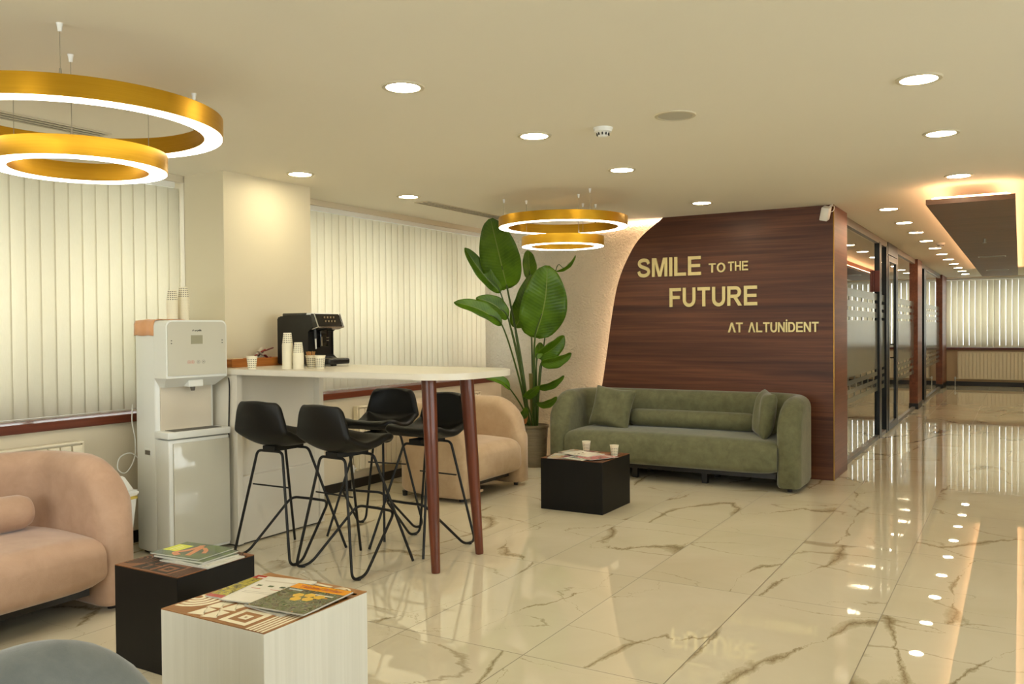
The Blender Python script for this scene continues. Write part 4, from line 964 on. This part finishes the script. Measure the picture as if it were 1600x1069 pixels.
# ---------------------------------------------------------------- potted plant
PX, PY = -4.30, 7.70
def leaf_mat():
    t = NT('glossy_leaf'); uv = t.new('ShaderNodeUVMap'); X, Y, Z = t.xyz(uv.outputs[0])
    v = t.math('SINE', t.math('ADD', t.math('MULTIPLY', Y, 190.), t.math('MULTIPLY', t.math('ABSOLUTE', t.math('SUBTRACT', X, .5)), -34.)))
    n = t.noise(scale=5., detail=3)[0]
    c = t.ramp(n, [(.3, (58, 92, 6)), (.7, (98, 138, 16))]); c = t.mix(t.math('MULTIPLY', t.math('GREATER_THAN', v, .75), .22), c, lin((108, 142, 36)))
    c = t.mix(t.math('LESS_THAN', t.math('ABSOLUTE', t.math('SUBTRACT', X, .5)), .014), c, lin((128, 150, 66)))
    t.bs(c, .33, spec=.5); t.bump(v, .12, .004)
    tr = t.new('ShaderNodeBsdfTranslucent'); t.l(c, tr.inputs[0]); mx = t.new('ShaderNodeMixShader'); mx.inputs[0].default_value = .30
    t.l(t.b.outputs[0], mx.inputs[1]); t.l(tr.outputs[0], mx.inputs[2]); t.l(mx.outputs[0], t.out.inputs[0]); return t.m
m_leaf = leaf_mat(); m_stem = plain('leaf_stalk', (62, 84, 26), .4); m_stem2 = plain('woody_stalk', (120, 112, 52), .55); m_deadleaf = plain('dry_leaf', (176, 116, 62), .7)
m_pot = NT('ribbed_clay_pot'); m_pot.bs(m_pot.mix(m_pot.noise(m_pot.mapv(scale=(6, 6, 60)), 1., 3)[0], lin((112, 100, 78)), lin((142, 130, 104))), .5, spec=.4); m_pot = m_pot.m
t = thing('potted_plant', 'tall potted plant with big paddle leaves in the corner by the blinds', 'plant', (PX, PY, 0))
pr = [(0, .012), (.118, .012), (.120, .02)]
for k in range(22): z = .03+k*.0165; r = .120+.022*(z/.42); pr += [(r, z), (r+.0022, z+.004), (r+.0022, z+.011), (r, z+.0145)]
pr += [(.146, .395), (.150, .40), (.150, .425), (.138, .425), (.134, .39), (0, .385)]
obj('pot', lathe(BM(), pr, 48), m_pot, t, smooth=45)
obj('saucer', lathe(BM(), [(0, 0), (.135, 0), (.150, .03), (.144, .032), (.13, .012), (0, .0115)], 40), m_pot, t, smooth=45)
obj('soil', lathe(BM(), [(0, .392), (.134, .388)], 32), plain('potting_soil', (46, 34, 24), .95, var=.4, vs=60), t)
LEAVES = [
    ((-4.458, 7.45, 1.812), (-4.40, 7.05, 2.462), 0.200, 0, 0.12, 0.00),
    ((-4.48, 7.35, 1.777), (-4.69, 7.05, 2.214), 0.085, 25, 0.40, 0.02),
    ((-4.2, 7.55, 1.318), (-4.0, 7.45, 2.024), 0.232, 0, 0.12, -0.03),
    ((-4.546, 7.75, 1.423), (-4.375, 7.85, 1.97), 0.161, 20, 0.20, -0.03),
    ((-4.316, 7.1, 1.455), (-4.62, 6.75, 1.677), 0.087, 35, 0.35, -0.03),
    ((-4.365, 7.3, 1.519), (-4.568, 7.05, 1.72), 0.089, 25, 0.30, -0.03),
    ((-4.45, 7.9, 1.922), (-4.519, 8.0, 2.256), 0.081, 20, 0.20, 0.00),
    ((-4.197, 8.0, 2.011), (-3.957, 8.0, 2.154), 0.034, 50, 0.70, -0.02),
    ((-4.226, 7.65, 1.121), (-3.987, 7.8, 1.328), 0.098, 25, 0.30, -0.02),
    ((-4.162, 7.6, 1.059), (-3.908, 7.8, 1.146), 0.071, 30, 0.30, -0.02),
    ((-4.16, 7.5, 0.82), (-3.895, 7.6, 0.929), 0.051, 35, 0.40, -0.02),
    ((-4.134, 7.45, 0.658), (-3.904, 7.45, 0.73), 0.051, 30, 0.35, -0.02),
    ((-4.317, 7.25, 0.819), (-4.465, 7.05, 0.94), 0.050, 35, 0.40, -0.03),
    ((-4.294, 7.5, 0.713), (-4.104, 7.45, 0.831), 0.052, 20, 0.30, 0.00),
    ((-4.213, 7.6, 1.11), (-4.208, 7.7, 1.271), 0.052, 20, 0.30, 0.00),
    ((-4.4, 7.3, 0.647), (-4.45, 7.2, 0.711), 0.025, 30, 0.40, 0.00),
    ((-4.333, 7.5, 0.497), (-4.223, 7.4, 0.621), 0.045, 20, 0.30, 0.00),
]
CAMDIR = Vector((.49, -.86, -.05))
def leaf(base, tip, hw, rolld, fold, sag, dead=False):
    O = Vector((PX, PY, 0)); B, T = Vector(base)-O, Vector(tip)-O; d = (T-B); L = d.length; d.normalize()
    n0 = (CAMDIR-d*CAMDIR.dot(d)).normalized(); side = d.cross(n0).normalized()
    R = Matrix.Rotation(math.radians(rolld), 3, d); n0 = R @ n0; side2 = R @ side
    bm = BM(); uvl = bm.loops.layers.uv.new('uv'); N, K = 22, 10; rows_ = []
    for i in range(N+1):
        s = i/N; c = B+d*L*s+side*(-sag)*math.sin(PI*s)*1.2-n0*.10*L*(s-.3)**2*1.2
        w = hw*max(.02, (math.sin(PI*min(1, s**.82*.985+.012)))**.5)
        row = []
        for k in range(K+1):
            u = -1+2*k/K; wav = .012*math.sin(s*17+u*2+hw*50)*abs(u)**2*(hw/.2)
            row.append(bm.verts.new(c+side2*(u*w)*math.cos(fold*.8)+n0*(abs(u)*w*math.sin(fold)+wav)))
        rows_.append(row)
    for i, (A, Bq) in enumerate(zip(rows_, rows_[1:])):
        for k in range(K):
            f = bm.faces.new((A[k], A[k+1], Bq[k+1], Bq[k]))
            for lp, (uu, vv) in zip(f.loops, ((k/K, i/N), ((k+1)/K, i/N), ((k+1)/K, (i+1)/N), (k/K, (i+1)/N))): lp[uvl].uv = (uu, vv*L)
    me = bpy.data.meshes.new('leaf'); bm.to_mesh(me); bm.free()
    for p_ in me.polygons: p_.use_smooth = True
    me.materials.append(m_deadleaf if dead else m_leaf); o = link(bpy.data.objects.new('leaf', me), t); o.modifiers.new('t', 'SOLIDIFY').thickness = .0015
    # stalk from the soil to the leaf base and on along the midrib
    rr = random.Random(int(hw*1e5)); a = math.atan2(B.y, B.x)+rr.uniform(-.5, .5); g = Vector((.055*math.cos(a), .055*math.sin(a), .385))
    mid = g.lerp(B, .5)+(g-B).cross(Vector((0, 0, 1)))*rr.uniform(-.02, .02)
    mid.x -= (B.x-g.x)*.12; mid.y -= (B.y-g.y)*.12
    pts = cr([g, mid, B, B+d*L*.35+side*(-sag)*.9], 7)
    R0 = .006+.006*min(1, hw/.2); rad = [R0*1.5*(1-.72*k/(len(pts)-1)) for k in range(len(pts))]
    obj('leaf_stalk', tube(BM(), pts, rad, 8), m_stem, t, smooth=60)
for a in LEAVES: leaf(*a)
leaf((-4.36+.02, 7.55, .44), (-4.27, 7.50, .56), .035, 30, .6, .01, True)
for dx, dy, h in ((-.02, .0, .95), (.03, -.02, .8)):
    obj('trunk', tube(BM(), cr([(dx, dy, .385), (dx*1.1, dy, .6), (dx*1.3-.01, dy, h)], 5), [.026]*6+[.020]*3+[.012]*2 if False else .021, 12), m_stem2 if dx < 0 else m_stem, t, smooth=60)
